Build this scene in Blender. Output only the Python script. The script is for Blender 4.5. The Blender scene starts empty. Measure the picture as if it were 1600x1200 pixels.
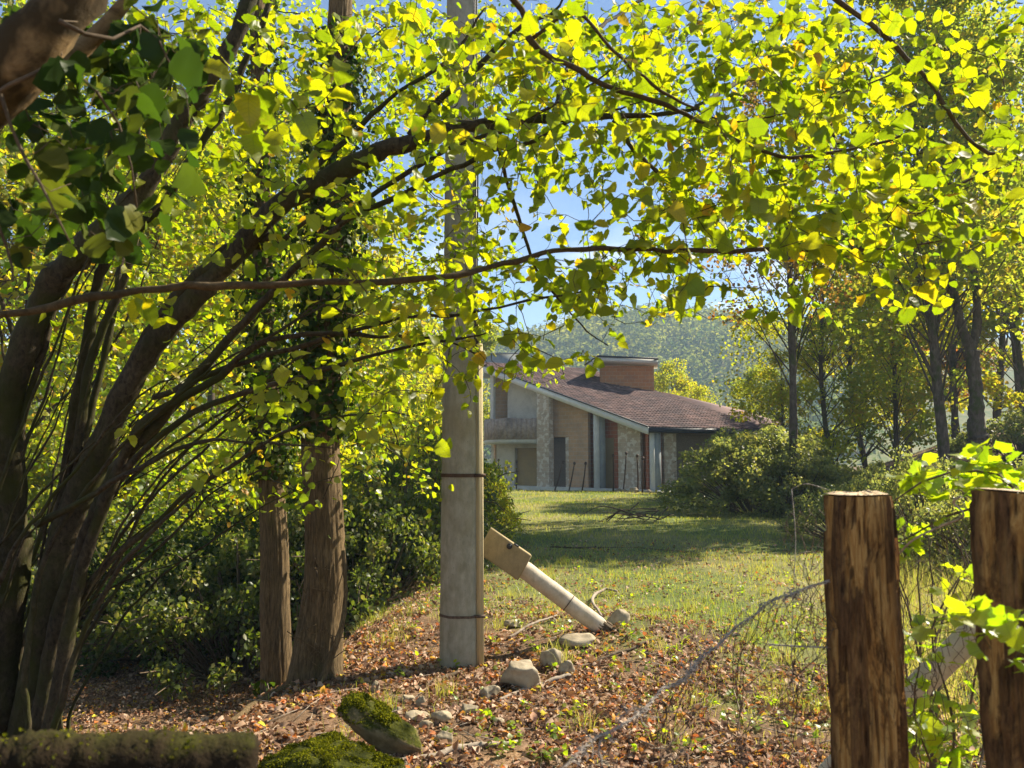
import bpy, math, random
import numpy as np
from mathutils import Vector, noise as mnoise

rng = np.random.default_rng(7)
random.seed(7)
sc = bpy.context.scene
COL = sc.collection
PI = math.pi

# ------------------------------------------------------------------ camera
EYE = 1.6
PITCH = math.radians(5.5)
F = 1200.0                       # focal length in pixels of the 1600 px wide photograph
cam_d = bpy.data.cameras.new('camera')
cam = bpy.data.objects.new('camera', cam_d)
COL.objects.link(cam)
cam.location = (0, 0, EYE)
cam.rotation_euler = (PI/2 + PITCH, 0, 0)
cam_d.sensor_width = 36.0
cam_d.lens = 36.0*F/1600.0
cam_d.clip_start = 0.05
cam_d.clip_end = 3000
cam_d.dof.use_dof = True
cam_d.dof.focus_distance = 12.0
cam_d.dof.aperture_fstop = 6.5
sc.camera = cam

# ------------------------------------------------------------------ light
SUN_AZ = math.radians(57)        # from straight ahead (+Y) towards the right (+X)
SUN_EL = math.radians(40)
w = bpy.data.worlds.new('World')
sc.world = w
w.use_nodes = True
nt = w.node_tree
nt.nodes.clear()
wo = nt.nodes.new('ShaderNodeOutputWorld')
bg = nt.nodes.new('ShaderNodeBackground')
sky = nt.nodes.new('ShaderNodeTexSky')
sky.sky_type = 'NISHITA'
sky.sun_disc = False
sky.sun_elevation = SUN_EL
sky.sun_rotation = SUN_AZ
sky.altitude = 1200
sky.air_density = 1.0
sky.dust_density = 0.15
sky.ozone_density = 2.5
bg.inputs['Strength'].default_value = 0.066
# a low bank of cloud: white mixed in by noise, only close to the horizon
tc = nt.nodes.new('ShaderNodeTexCoord')
sx = nt.nodes.new('ShaderNodeSeparateXYZ')
nt.links.new(tc.outputs['Generated'], sx.inputs[0])
cn = nt.nodes.new('ShaderNodeTexNoise')
cn.inputs['Scale'].default_value = 5.0
cn.inputs['Detail'].default_value = 6.0
mp = nt.nodes.new('ShaderNodeMapping')
mp.inputs['Scale'].default_value = (1, 1, 2.6)
nt.links.new(tc.outputs['Generated'], mp.inputs[0])
nt.links.new(mp.outputs[0], cn.inputs['Vector'])
r1 = nt.nodes.new('ShaderNodeMapRange')
r1.inputs[1].default_value = 0.54; r1.inputs[2].default_value = 0.68
nt.links.new(cn.outputs['Fac'], r1.inputs[0])
r2 = nt.nodes.new('ShaderNodeMapRange')
r2.inputs[1].default_value = 0.34; r2.inputs[2].default_value = 0.14
nt.links.new(sx.outputs['Z'], r2.inputs[0])
mm = nt.nodes.new('ShaderNodeMath'); mm.operation = 'MULTIPLY'
nt.links.new(r1.outputs[0], mm.inputs[0]); nt.links.new(r2.outputs[0], mm.inputs[1])
mx = nt.nodes.new('ShaderNodeMix'); mx.data_type = 'RGBA'
nt.links.new(mm.outputs[0], mx.inputs['Factor'])
nt.links.new(sky.outputs[0], mx.inputs['A'])
mx.inputs['B'].default_value = (8.2, 8.4, 8.8, 1)
nt.links.new(mx.outputs['Result'], bg.inputs['Color'])
nt.links.new(bg.outputs[0], wo.inputs[0])

S = Vector((math.sin(SUN_AZ)*math.cos(SUN_EL), math.cos(SUN_AZ)*math.cos(SUN_EL), math.sin(SUN_EL)))
sl = bpy.data.lights.new('sun', 'SUN')
sl.energy = 5.0
sl.angle = math.radians(0.53)
sl.color = (1.0, 0.90, 0.73)
so = bpy.data.objects.new('sun', sl)
COL.objects.link(so)
so.rotation_euler = (-S).to_track_quat('-Z', 'Y').to_euler()
so.location = (20, 20, 40)

sc.view_settings.view_transform = 'Standard'
sc.view_settings.look = 'None'
sc.view_settings.gamma = 1.0
sc.view_settings.use_curve_mapping = False
sc.view_settings.exposure = 1.5
sc.cycles.max_bounces = 7
sc.cycles.diffuse_bounces = 4
sc.cycles.transmission_bounces = 5
sc.cycles.glossy_bounces = 2
sc.cycles.volume_bounces = 0
sc.cycles.caustics_reflective = False
sc.cycles.caustics_refractive = False

# ------------------------------------------------------------------ placing helpers
cp, sp = math.cos(PITCH), math.sin(PITCH)
def at(px, py, Y):
    """world point seen at pixel (px, py) of the 1600x1200 photograph, Y metres ahead"""
    a, b = (px-800)/F, (600-py)/F
    dy, dz = cp - b*sp, sp + b*cp
    k = Y/dy
    return np.array((a*k, Y, EYE + dz*k))

def sstep(a, b, x):
    t = np.clip((np.asarray(x, float)-a)/(b-a), 0, 1)
    return t*t*(3-2*t)

_cy = [0, 3, 4.8, 5.7, 7.9, 9.2, 12, 20, 40]
_cx = [-3.0, -2.3, -1.75, -1.45, -1.15, -0.95, -1.3, -3.0, -8.0]
_tab = [(rng.uniform(-1, 1), rng.uniform(-1, 1), rng.uniform(0, 6.28)) for _ in range(10)]
def wob(x, y, f):
    s = 0
    for i, (a, b, c) in enumerate(_tab):
        k = f*(1+i*0.43)
        s = s + np.sin(k*(a*x+b*y)*2+c)/(1+i*0.5)
    return s/3.5
def h(x, y):
    x = np.asarray(x, float); y = np.asarray(y, float)
    z = -0.22*sstep(10, 40, y) - 0.35*sstep(42, 54, y)
    t = np.interp(y, _cy, _cx) - x
    g = 1 - sstep(14, 24, y)
    z = z - 1.15*sstep(-0.1, 1.9, t)*g + (1.8*sstep(4.5, 15, t))*g + 1.0*sstep(8, 30, t)*(1-g)
    # bank rising on the right behind the brambles
    r = x - (4.5 + 0.28*y)
    z = z + 0.36*np.clip(r, 0, 18)*sstep(10, 20, y)*sstep(70, 40, y)
    z = z + 0.14*np.exp(-((x-0.95)**2+(y-6.9)**2)/0.8)          # hump under the fallen post
    z = z + 0.035*wob(x, y, 1.3)*sstep(60, 10, y) + 0.012*wob(x+9, y-3, 5.0)*sstep(25, 8, y)
    z = z + 0.10*wob(x, y, 0.35)*sstep(6, 14, y)
    return z
def hz(x, y): return float(h(x, y))
def ground(px, py, lo=2.5, hi=60):
    Y = lo
    while Y < hi:
        p = at(px, py, Y)
        if p[2] <= hz(p[0], p[1]): return np.array((p[0], p[1], hz(p[0], p[1])))
        Y *= 1.006
    return at(px, py, hi)

# ------------------------------------------------------------------ object helpers
def tag(o, label=None, cat=None, group=None, kind=None):
    if label: o['label'] = label
    if cat: o['category'] = cat
    if group: o['group'] = group
    if kind: o['kind'] = kind
    return o
def empty(name, loc, label=None, cat=None, group=None, rz=0):
    o = bpy.data.objects.new(name, None)
    o.empty_display_size = 0.1
    COL.objects.link(o)
    o.location = tuple(float(v) for v in loc)
    o.rotation_euler = (0, 0, rz)
    bpy_sync(o)
    return tag(o, label, cat, group)
def bpy_sync(o):
    from mathutils import Matrix, Euler
    o.matrix_basis = Matrix.LocRotScale(o.location, o.rotation_euler, o.scale)

def make_mesh(name, V, faces, mat, attrs=None, uv=None, smooth=True):
    """V (n,3); faces: list of int arrays (m,k)"""
    V = np.ascontiguousarray(V, dtype=np.float32)
    me = bpy.data.meshes.new(name)
    faces = [np.asarray(f, dtype=np.int32) for f in faces if len(f)]
    nl = sum(f.size for f in faces); npoly = sum(len(f) for f in faces)
    me.vertices.add(len(V)); me.vertices.foreach_set('co', V.ravel())
    me.loops.add(nl); me.polygons.add(npoly)
    li = np.concatenate([f.ravel() for f in faces])
    tot = np.concatenate([np.full(len(f), f.shape[1], np.int32) for f in faces])
    st = np.concatenate([[0], np.cumsum(tot)[:-1]]).astype(np.int32)
    me.loops.foreach_set('vertex_index', li)
    me.polygons.foreach_set('loop_start', st)
    me.polygons.foreach_set('loop_total', tot)
    if smooth: me.polygons.foreach_set('use_smooth', np.ones(npoly, bool))
    me.update(calc_edges=True)
    for k, a in (attrs or {}).items():
        at_ = me.attributes.new(k, 'FLOAT', 'POINT')
        at_.data.foreach_set('value', np.ascontiguousarray(a, np.float32))
    if uv is not None:
        u = me.uv_layers.new(name='UVMap')
        u.data.foreach_set('uv', np.ascontiguousarray(np.asarray(uv, np.float32)[li]).ravel())
    if mat is not None: me.materials.append(mat)
    return me
def link(name, me, parent=None, origin=None):
    o = bpy.data.objects.new(name, me)
    COL.objects.link(o)
    if parent is not None:
        o.parent = parent
    if origin is not None: o.location = tuple(float(v) for v in origin)
    return o

class MB:
    """collects shapes given in world coordinates; build() links them as one mesh object"""
    def __init__(s): s.V = []; s.F = {}; s.n = 0; s.R = []; s.UV = []
    def add(s, V, F, rnd=0.5, uv=None):
        V = np.asarray(V, float).reshape(-1, 3)
        for f in F:
            f = np.asarray(f, np.int64)
            if f.size == 0: continue
            s.F.setdefault(f.shape[1], []).append(f + s.n)
        s.V.append(V); s.n += len(V)
        s.R.append(np.broadcast_to(np.asarray(rnd, float), (len(V),)))
        s.UV.append(np.zeros((len(V), 2)) if uv is None else np.asarray(uv, float))
        return s
    def mesh(s, name, mat, origin=(0, 0, 0), smooth=True):
        V = np.concatenate(s.V) - np.asarray(origin, float)
        return make_mesh(name, V, [np.concatenate(f) for f in s.F.values()], mat,
                         {'rnd': np.concatenate(s.R)}, np.concatenate(s.UV), smooth)
    def build(s, name, mat, parent=None, smooth=True, origin=None):
        """vertices are world coords; if parent has a location (no rotation) they are made local to it"""
        if parent is not None:
            q = parent; base = np.zeros(3)
            while q is not None:
                base = base + np.array(q.location); q = q.parent
            o = link(name, s.mesh(name, mat, base if origin is None else origin, smooth), parent)
            if origin is not None: o.location = tuple(np.asarray(origin, float) - base)
            return o
        if origin is None: origin = np.zeros(3)
        return link(name, s.mesh(name, mat, origin, smooth), None, origin)

def frames(P):
    P = np.asarray(P, float)
    T = np.gradient(P, axis=0); T /= np.linalg.norm(T, axis=1, keepdims=True)+1e-9
    ref = np.array((0, 0, 1.0)) if abs(T[0][2]) < 0.9 else np.array((1.0, 0, 0))
    N = np.zeros_like(P); n = np.cross(T[0], ref); n /= np.linalg.norm(n)
    for i in range(len(P)):
        n = n - T[i]*np.dot(n, T[i]); n /= np.linalg.norm(n)+1e-9
        N[i] = n
    return T, N, np.cross(T, N)
def tube(P, R, sides=8, cap=True, rough=0.0):
    P = np.asarray(P, float); n = len(P)
    R = np.broadcast_to(np.asarray(R, float), (n,))
    T, N, B = frames(P)
    a = np.linspace(0, 2*PI, sides, endpoint=False)
    rr = R[:, None]*np.ones(sides)[None]
    if rough: rr = rr*(1+rough*rng.normal(size=rr.shape))
    V = P[:, None, :] + rr[..., None]*(np.cos(a)[None, :, None]*N[:, None, :] + np.sin(a)[None, :, None]*B[:, None, :])
    i = np.arange(n-1)[:, None]*sides; j = np.arange(sides)[None]; j2 = (j+1) % sides
    Q = np.stack([i+j, i+j2, i+sides+j2, i+sides+j], -1).reshape(-1, 4)
    L = np.concatenate([[0], np.cumsum(np.linalg.norm(np.diff(P, axis=0), axis=1))])
    uv = np.stack([np.broadcast_to(np.arange(sides)/sides, (n, sides)), np.broadcast_to(L[:, None], (n, sides))], -1).reshape(-1, 2)
    F = [Q]
    V = V.reshape(-1, 3)
    if cap:
        V = np.vstack([V, P[0], P[-1]]); uv = np.vstack([uv, [0, 0], [0, L[-1]]])
        c0, c1 = n*sides, n*sides+1
        jj = np.arange(sides); k = (jj+1) % sides
        F.append(np.stack([np.full(sides, c0), k, jj], 1))
        F.append(np.stack([np.full(sides, c1), (n-1)*sides+jj, (n-1)*sides+k], 1))
    return V, F, uv
def spline(P, n):
    """Catmull-Rom through the rows of P (any columns)"""
    P = np.asarray(P, float)
    Q = np.vstack([2*P[0]-P[1], P, 2*P[-1]-P[-2]])
    m = len(P)-1
    t = np.linspace(0, m, n); i = np.minimum(t.astype(int), m-1); f = (t-i)[:, None]
    a, b, c, d = Q[i], Q[i+1], Q[i+2], Q[i+3]
    return 0.5*((2*b)+(c-a)*f+(2*a-5*b+4*c-d)*f**2+(3*b-3*c+d-a)*f**3)
def box_vf(c, ax, ay, az):
    """box from centre and three half-axis vectors"""
    c, ax, ay, az = [np.asarray(v, float) for v in (c, ax, ay, az)]
    V = [c+sx*ax+sy*ay+sz*az for sz in (-1, 1) for sy in (-1, 1) for sx in (-1, 1)]
    Q = [(0, 2, 3, 1), (4, 5, 7, 6), (0, 1, 5, 4), (2, 6, 7, 3), (0, 4, 6, 2), (1, 3, 7, 5)]
    return np.array(V), [np.array(Q)]
def prism_vf(poly, lo, hi):
    """vertical prism over plan polygon (counter-clockwise); lo/hi scalars or per-vertex arrays"""
    poly = np.asarray(poly, float); n = len(poly)
    lo = np.broadcast_to(lo, (n,)); hi = np.broadcast_to(hi, (n,))
    V = np.vstack([np.column_stack([poly, lo]), np.column_stack([poly, hi])])
    j = np.arange(n); k = (j+1) % n
    return V, [np.stack([j, k, k+n, j+n], 1), np.arange(n)[::-1][None], (np.arange(n)+n)[None]]

# ------------------------------------------------------------------ materials
def N_(t, kind, **kw):
    n = t.nodes.new(kind)
    for k, v in kw.items(): setattr(n, k, v)
    return n
def new_mat(name):
    m = bpy.data.materials.new(name); m.use_nodes = True
    t = m.node_tree; t.nodes.clear()
    return m, t, t.nodes.new('ShaderNodeOutputMaterial')
def ramp(t, fac, stops):
    r = t.nodes.new('ShaderNodeValToRGB')
    e = r.color_ramp.elements
    while len(e) < len(stops): e.new(0.5)
    for i, (p, c) in enumerate(stops):
        e[i].position = p; e[i].color = (*c, 1)
    t.links.new(fac, r.inputs[0])
    return r.outputs[0]
def noise(t, scale, detail=4, rough=0.6, vec=None, dist=0.0):
    n = t.nodes.new('ShaderNodeTexNoise')
    n.inputs['Scale'].default_value = scale; n.inputs['Detail'].default_value = detail
    n.inputs['Roughness'].default_value = rough; n.inputs['Distortion'].default_value = dist
    if vec is not None: t.links.new(vec, n.inputs['Vector'])
    return n.outputs['Fac']
def coord(t, scale=(1, 1, 1), which='Object'):
    c = t.nodes.new('ShaderNodeTexCoord'); m = t.nodes.new('ShaderNodeMapping')
    m.inputs['Scale'].default_value = scale
    t.links.new(c.outputs[which], m.inputs[0])
    return m.outputs[0]
def mix(t, f, a, b, mode='MIX'):
    m = t.nodes.new('ShaderNodeMix'); m.data_type = 'RGBA'; m.blend_type = mode
    for s, v in (('Factor', f), ('A', a), ('B', b)):
        if isinstance(v, (int, float)): m.inputs[s].default_value = v
        elif isinstance(v, tuple): m.inputs[s].default_value = (*v, 1)
        else: t.links.new(v, m.inputs[s])
    return m.outputs['Result']
def mrange(t, v, a, b, c=0, d=1):
    r = t.nodes.new('ShaderNodeMapRange')
    for i, q in enumerate((a, b, c, d)): r.inputs[i+1].default_value = q
    t.links.new(v, r.inputs[0]); return r.outputs[0]
def math_(t, op, a, b=None):
    m = t.nodes.new('ShaderNodeMath'); m.operation = op
    for i, v in enumerate((a, b)):
        if v is None: continue
        if isinstance(v, (int, float)): m.inputs[i].default_value = v
        else: t.links.new(v, m.inputs[i])
    return m.outputs[0]
def surf(t, out, col, rough=0.85, bump=None, bdist=0.01, bstr=0.6, spec=0.25, metal=0.0):
    p = t.nodes.new('ShaderNodeBsdfPrincipled')
    if isinstance(col, tuple): p.inputs['Base Color'].default_value = (*col, 1)
    else: t.links.new(col, p.inputs['Base Color'])
    if isinstance(rough, (int, float)): p.inputs['Roughness'].default_value = rough
    else: t.links.new(rough, p.inputs['Roughness'])
    p.inputs['Specular IOR Level'].default_value = spec
    p.inputs['Metallic'].default_value = metal
    if bump is not None:
        b = t.nodes.new('ShaderNodeBump'); b.inputs['Distance'].default_value = bdist; b.inputs['Strength'].default_value = bstr
        t.links.new(bump, b.inputs['Height']); t.links.new(b.outputs[0], p.inputs['Normal'])
    t.links.new(p.outputs[0], out.inputs[0])
    return p

def leaf_mat(name, refl, trans, weight=0.5, gloss=0.06, veins=False, spots=None):
    """refl / trans: colour ramps over the per-leaf random value"""
    m, t, out = new_mat(name)
    a = t.nodes.new('ShaderNodeAttribute'); a.attribute_name = 'rnd'
    cr = ramp(t, a.outputs['Fac'], refl); ct = ramp(t, a.outputs['Fac'], trans)
    if spots:
        v = coord(t, (1, 1, 1))
        s = mrange(t, noise(t, 22, 3, 0.6, v), 0.62, 0.70)
        s = math_(t, 'MULTIPLY', s, 0.8)
        cr = mix(t, s, cr, spots); ct = mix(t, s, ct, tuple(min(1, c*1.6) for c in spots))
    if veins:
        u = t.nodes.new('ShaderNodeUVMap'); u.uv_map = 'UVMap'
        sp_ = t.nodes.new('ShaderNodeSeparateXYZ'); t.links.new(u.outputs[0], sp_.inputs[0])
        ax = math_(t, 'ABSOLUTE', math_(t, 'SUBTRACT', sp_.outputs[0], 0.5))
        mid = mrange(t, ax, 0.0, 0.03, 1, 0)
        k = math_(t, 'SUBTRACT', sp_.outputs[1], math_(t, 'MULTIPLY', ax, 0.8))
        fr = math_(t, 'FRACT', math_(t, 'MULTIPLY', k, 8.0))
        side = mrange(t, math_(t, 'ABSOLUTE', math_(t, 'SUBTRACT', fr, 0.5)), 0.0, 0.10, 1, 0)
        vv = math_(t, 'MULTIPLY', math_(t, 'MAXIMUM', mid, side), 0.38)
        ct = mix(t, vv, ct, (0.06, 0.10, 0.005)); cr = mix(t, vv, cr, (0.14, 0.17, 0.03))
    d = t.nodes.new('ShaderNodeBsdfDiffuse'); t.links.new(cr, d.inputs[0])
    tr = t.nodes.new('ShaderNodeBsdfTranslucent'); t.links.new(ct, tr.inputs[0])
    mxs = t.nodes.new('ShaderNodeMixShader'); mxs.inputs[0].default_value = weight
    t.links.new(d.outputs[0], mxs.inputs[1]); t.links.new(tr.outputs[0], mxs.inputs[2])
    if gloss:
        g = t.nodes.new('ShaderNodeBsdfGlossy'); g.inputs['Roughness'].default_value = 0.42
        g.inputs[0].default_value = (1, 1, 1, 1)
        m2 = t.nodes.new('ShaderNodeMixShader'); m2.inputs[0].default_value = gloss
        t.links.new(mxs.outputs[0], m2.inputs[1]); t.links.new(g.outputs[0], m2.inputs[2])
        mxs = m2
    t.links.new(mxs.outputs[0], out.inputs[0])
    return m

M = {}
M['hazel_leaf'] = leaf_mat('hazel leaf',
    [(0, (0.10, 0.14, 0.012)), (0.6, (0.15, 0.19, 0.014)), (0.97, (0.22, 0.23, 0.015)), (1, (0.40, 0.20, 0.02))],
    [(0, (0.24, 0.36, 0.004)), (0.5, (0.44, 0.55, 0.004)), (0.95, (0.76, 0.73, 0.004)), (1, (0.90, 0.48, 0.01))],
    0.56, 0.02, veins=True, spots=(0.24, 0.17, 0.02))
M['hazel_leaf_far'] = leaf_mat('hazel leaf far',
    [(0, (0.07, 0.12, 0.014)), (0.6, (0.12, 0.17, 0.015)), (0.94, (0.24, 0.23, 0.02)), (1, (0.36, 0.18, 0.02))],
    [(0, (0.26, 0.44, 0.008)), (0.5, (0.50, 0.64, 0.008)), (0.92, (0.80, 0.78, 0.01)), (1, (0.90, 0.50, 0.02))],
    0.54, 0.03)
M['tree_leaf'] = leaf_mat('tree leaf green',
    [(0, (0.06, 0.085, 0.02)), (0.6, (0.10, 0.125, 0.025)), (1, (0.20, 0.16, 0.035))],
    [(0, (0.30, 0.42, 0.03)), (0.6, (0.52, 0.58, 0.03)), (1, (0.70, 0.52, 0.04))], 0.58, 0.01)
M['tree_leaf_yellow'] = leaf_mat('tree leaf yellowing',
    [(0, (0.09, 0.12, 0.018)), (0.6, (0.15, 0.17, 0.022)), (1, (0.26, 0.16, 0.03))],
    [(0, (0.42, 0.52, 0.015)), (0.6, (0.68, 0.68, 0.02)), (1, (0.80, 0.50, 0.03))], 0.56, 0.01)
M['tree_leaf_rust'] = leaf_mat('tree leaf russet',
    [(0, (0.10, 0.10, 0.03)), (0.5, (0.17, 0.12, 0.03)), (1, (0.28, 0.09, 0.03))],
    [(0, (0.30, 0.30, 0.03)), (0.5, (0.50, 0.34, 0.04)), (1, (0.70, 0.22, 0.05))], 0.45, 0.03)
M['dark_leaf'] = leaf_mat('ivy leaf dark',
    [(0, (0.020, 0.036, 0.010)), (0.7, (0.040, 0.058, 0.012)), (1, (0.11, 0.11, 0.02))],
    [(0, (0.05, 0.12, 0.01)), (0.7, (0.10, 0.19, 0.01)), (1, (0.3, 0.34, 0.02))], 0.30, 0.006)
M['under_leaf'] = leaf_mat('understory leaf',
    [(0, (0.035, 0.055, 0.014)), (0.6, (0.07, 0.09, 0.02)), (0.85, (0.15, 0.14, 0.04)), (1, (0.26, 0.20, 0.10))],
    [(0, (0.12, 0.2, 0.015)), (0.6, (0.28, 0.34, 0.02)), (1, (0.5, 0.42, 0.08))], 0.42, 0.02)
M['bush_leaf'] = leaf_mat('bramble leaf',
    [(0, (0.075, 0.095, 0.03)), (0.6, (0.12, 0.14, 0.04)), (1, (0.25, 0.22, 0.07))],
    [(0, (0.26, 0.32, 0.06)), (0.6, (0.42, 0.46, 0.08)), (1, (0.66, 0.58, 0.08))], 0.48, 0.03)
M['vine_leaf'] = leaf_mat('vine leaf lime',
    [(0, (0.10, 0.17, 0.012)), (1, (0.20, 0.24, 0.015))],
    [(0, (0.42, 0.68, 0.008)), (1, (0.75, 0.85, 0.01))], 0.56, 0.04, veins=True)
M['hill_leaf'] = leaf_mat('hillside leaf',
    [(0, (0.035, 0.07, 0.03)), (0.6, (0.09, 0.13, 0.035)), (1, (0.26, 0.24, 0.05))],
    [(0, (0.10, 0.18, 0.04)), (1, (0.50, 0.50, 0.06))], 0.42, 0.0)
M['litter'] = leaf_mat('fallen leaf',
    [(0, (0.13, 0.075, 0.05)), (0.35, (0.28, 0.165, 0.10)), (0.62, (0.44, 0.29, 0.19)), (0.82, (0.62, 0.47, 0.34)), (0.89, (0.50, 0.15, 0.04)), (0.96, (0.60, 0.32, 0.05)), (1, (0.50, 0.50, 0.05))],
    [(0, (0.12, 0.05, 0.02)), (0.6, (0.35, 0.18, 0.07)), (0.88, (0.70, 0.18, 0.04)), (1, (0.85, 0.65, 0.05))], 0.28, 0.008)
M['grass'] = leaf_mat('grass blade',
    [(0, (0.10, 0.14, 0.03)), (0.5, (0.21, 0.23, 0.045)), (0.8, (0.36, 0.32, 0.08)), (1, (0.46, 0.37, 0.17))],
    [(0, (0.30, 0.42, 0.03)), (0.6, (0.60, 0.60, 0.05)), (1, (0.65, 0.5, 0.15))], 0.46, 0.03)
M['moss_tuft'] = leaf_mat('moss',
    [(0, (0.035, 0.045, 0.006)), (0.6, (0.08, 0.09, 0.010)), (1, (0.20, 0.19, 0.02))],
    [(0, (0.10, 0.12, 0.005)), (0.7, (0.26, 0.27, 0.01)), (1, (0.50, 0.48, 0.02))], 0.36, 0.0)

def bark(name, dark, light, moss=None, vs=(14, 14, 2.5), bdist=0.012, moss_amt=(0.5, 0.62)):
    m, t, out = new_mat(name)
    v = coord(t, vs)
    n1 = noise(t, 3.0, 6, 0.7, v, 0.6)
    c = ramp(t, n1, [(0.3, dark), (0.5, tuple((a+b)/2 for a, b in zip(dark, light))), (0.72, light)])
    if moss:
        n2 = noise(t, 3.2, 5, 0.65, coord(t, (1, 1, 0.7)))
        c = mix(t, mrange(t, n2, *moss_amt), c, moss)
    n3 = noise(t, 1.5, 5, 0.6, coord(t, (3, 3, 3)))
    c = mix(t, mrange(t, n3, 0.3, 0.8, 0.0, 0.55), c, tuple(a*0.5 for a in dark))
    surf(t, out, c, 0.9, n1, bdist, 0.8, 0.15)
    return m
M['hazel_bark'] = bark('hazel bark', (0.014, 0.011, 0.007), (0.125, 0.095, 0.055), (0.050, 0.052, 0.012), (16, 16, 9), 0.008, (0.44, 0.60))
M['twig'] = bark('twig bark', (0.07, 0.05, 0.03), (0.19, 0.14, 0.09), None, (8, 8, 8), 0.002)
M['pale_twig'] = bark('dry twig', (0.22, 0.17, 0.12), (0.48, 0.40, 0.32), None, (20, 20, 20), 0.002)
M['trunk_bark'] = bark('fissured bark', (0.035, 0.023, 0.012), (0.27, 0.185, 0.09), (0.12, 0.12, 0.03), (30, 30, 3.0), 0.012, (0.6, 0.75))
M['far_bark'] = bark('grey bark', (0.06, 0.045, 0.035), (0.20, 0.155, 0.12), (0.08, 0.09, 0.03), (5, 5, 1.2), 0.02)
M['near_bark'] = bark('smooth near bark', (0.075, 0.042, 0.016), (0.36, 0.24, 0.11), (0.05, 0.035, 0.015), (7, 7, 7), 0.006, (0.5, 0.56))
M['bough_bark'] = bark('slender bough bark', (0.05, 0.034, 0.016), (0.15, 0.105, 0.055), None, (20, 20, 20), 0.003)

def ground_mat():
    m, t, out = new_mat('ground litter and turf')
    g = t.nodes.new('ShaderNodeNewGeometry')
    pos = g.outputs['Position']
    a = t.nodes.new('ShaderNodeAttribute'); a.attribute_name = 'grassy'
    n1 = noise(t, 14, 8, 0.75, pos); n2 = noise(t, 60, 4, 0.7, pos); n3 = noise(t, 1.1, 5, 0.6, pos)
    n4 = noise(t, 0.35, 4, 0.6, pos)
    lit = ramp(t, n2, [(0.28, (0.05, 0.03, 0.016)), (0.45, (0.17, 0.10, 0.055)), (0.58, (0.31, 0.19, 0.11)), (0.75, (0.48, 0.34, 0.22))])
    soil = ramp(t, n1, [(0.3, (0.045, 0.03, 0.018)), (0.7, (0.16, 0.11, 0.07))])
    lit = mix(t, mrange(t, n3, 0.35, 0.6), soil, lit)
    gr = ramp(t, n1, [(0.3, (0.06, 0.085, 0.028)), (0.5, (0.11, 0.14, 0.035)), (0.75, (0.20, 0.20, 0.07))])
    gr = mix(t, mrange(t, n4, 0.42, 0.65, 0, 0.7), gr, (0.30, 0.24, 0.11))
    f = math_(t, 'ADD', a.outputs['Fac'], mrange(t, n3, 0.3, 0.7, -0.35, 0.35))
    c = mix(t, mrange(t, f, 0.35, 0.65), lit, gr)
    surf(t, out, c, 0.95, n2, 0.02, 0.7, 0.1)
    return m
M['ground'] = ground_mat()

def concrete(name, base, stain, vs=(1, 1, 1), warm=None):
    m, t, out = new_mat(name)
    n1 = noise(t, 5, 8, 0.65, coord(t, vs)); n2 = noise(t, 90, 3, 0.6, coord(t)); n3 = noise(t, 6, 5, 0.6, coord(t, (6, 6, 0.7)))
    c = mix(t, mrange(t, n1, 0.35, 0.7), base, stain)
    c = mix(t, mrange(t, n3, 0.5, 0.75, 0, 0.45), c, tuple(a*0.55 for a in base))
    v = t.nodes.new('ShaderNodeTexVoronoi'); v.inputs['Scale'].default_value = 38
    t.links.new(coord(t, (1, 1, 0.5)), v.inputs['Vector'])
    pores = mrange(t, v.outputs['Distance'], 0.06, 0.12, 0.55, 0)
    c = mix(t, pores, c, tuple(a*0.3 for a in base))
    if warm: c = mix(t, mrange(t, noise(t, 1.6, 3, 0.5, coord(t)), 0.5, 0.7, 0, 0.6), c, warm)
    surf(t, out, c, 0.9, n2, 0.003, 0.5, 0.2)
    return m
M['pole'] = concrete('pole concrete', (0.37, 0.345, 0.27), (0.22, 0.205, 0.14), (3, 3, 1.6), (0.30, 0.25, 0.14))
M['conduit'] = concrete('beige conduit plastic', (0.55, 0.46, 0.27), (0.44, 0.36, 0.20), (2, 2, 0.6))
M['box'] = concrete('weathered cabinet', (0.34, 0.26, 0.14), (0.24, 0.19, 0.10), (3, 3, 3), (0.20, 0.17, 0.11))
M['tube'] = concrete('pale weathered post', (0.55, 0.48, 0.38), (0.40, 0.34, 0.25), (3, 3, 3))
M['rock'] = concrete('field stone', (0.40, 0.33, 0.23), (0.20, 0.16, 0.10), (4, 4, 4), (0.50, 0.43, 0.31))
def simple(name, col, rough=0.6, metal=0.0, ns=20, amp=0.3):
    m, t, out = new_mat(name)
    n = noise(t, ns, 4, 0.6, coord(t))
    c = mix(t, mrange(t, n, 0.3, 0.7), tuple(a*(1-amp) for a in col), tuple(min(1, a*(1+amp)) for a in col))
    surf(t, out, c, rough, n, 0.002, 0.3, 0.3, metal)
    return m
M['band'] = simple('rusty steel band', (0.09, 0.055, 0.035), 0.7, 0.3)
M['cable'] = simple('black cable', (0.03, 0.03, 0.035), 0.5)
M['wire'] = simple('galvanised wire', (0.34, 0.29, 0.24), 0.75, 0.0, 60, 0.6)
M['rust'] = simple('rusty wire', (0.11, 0.075, 0.055), 0.8, 0.2, 60, 0.5)
M['lock'] = simple('dark lock', (0.04, 0.04, 0.045), 0.4, 0.3)
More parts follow.
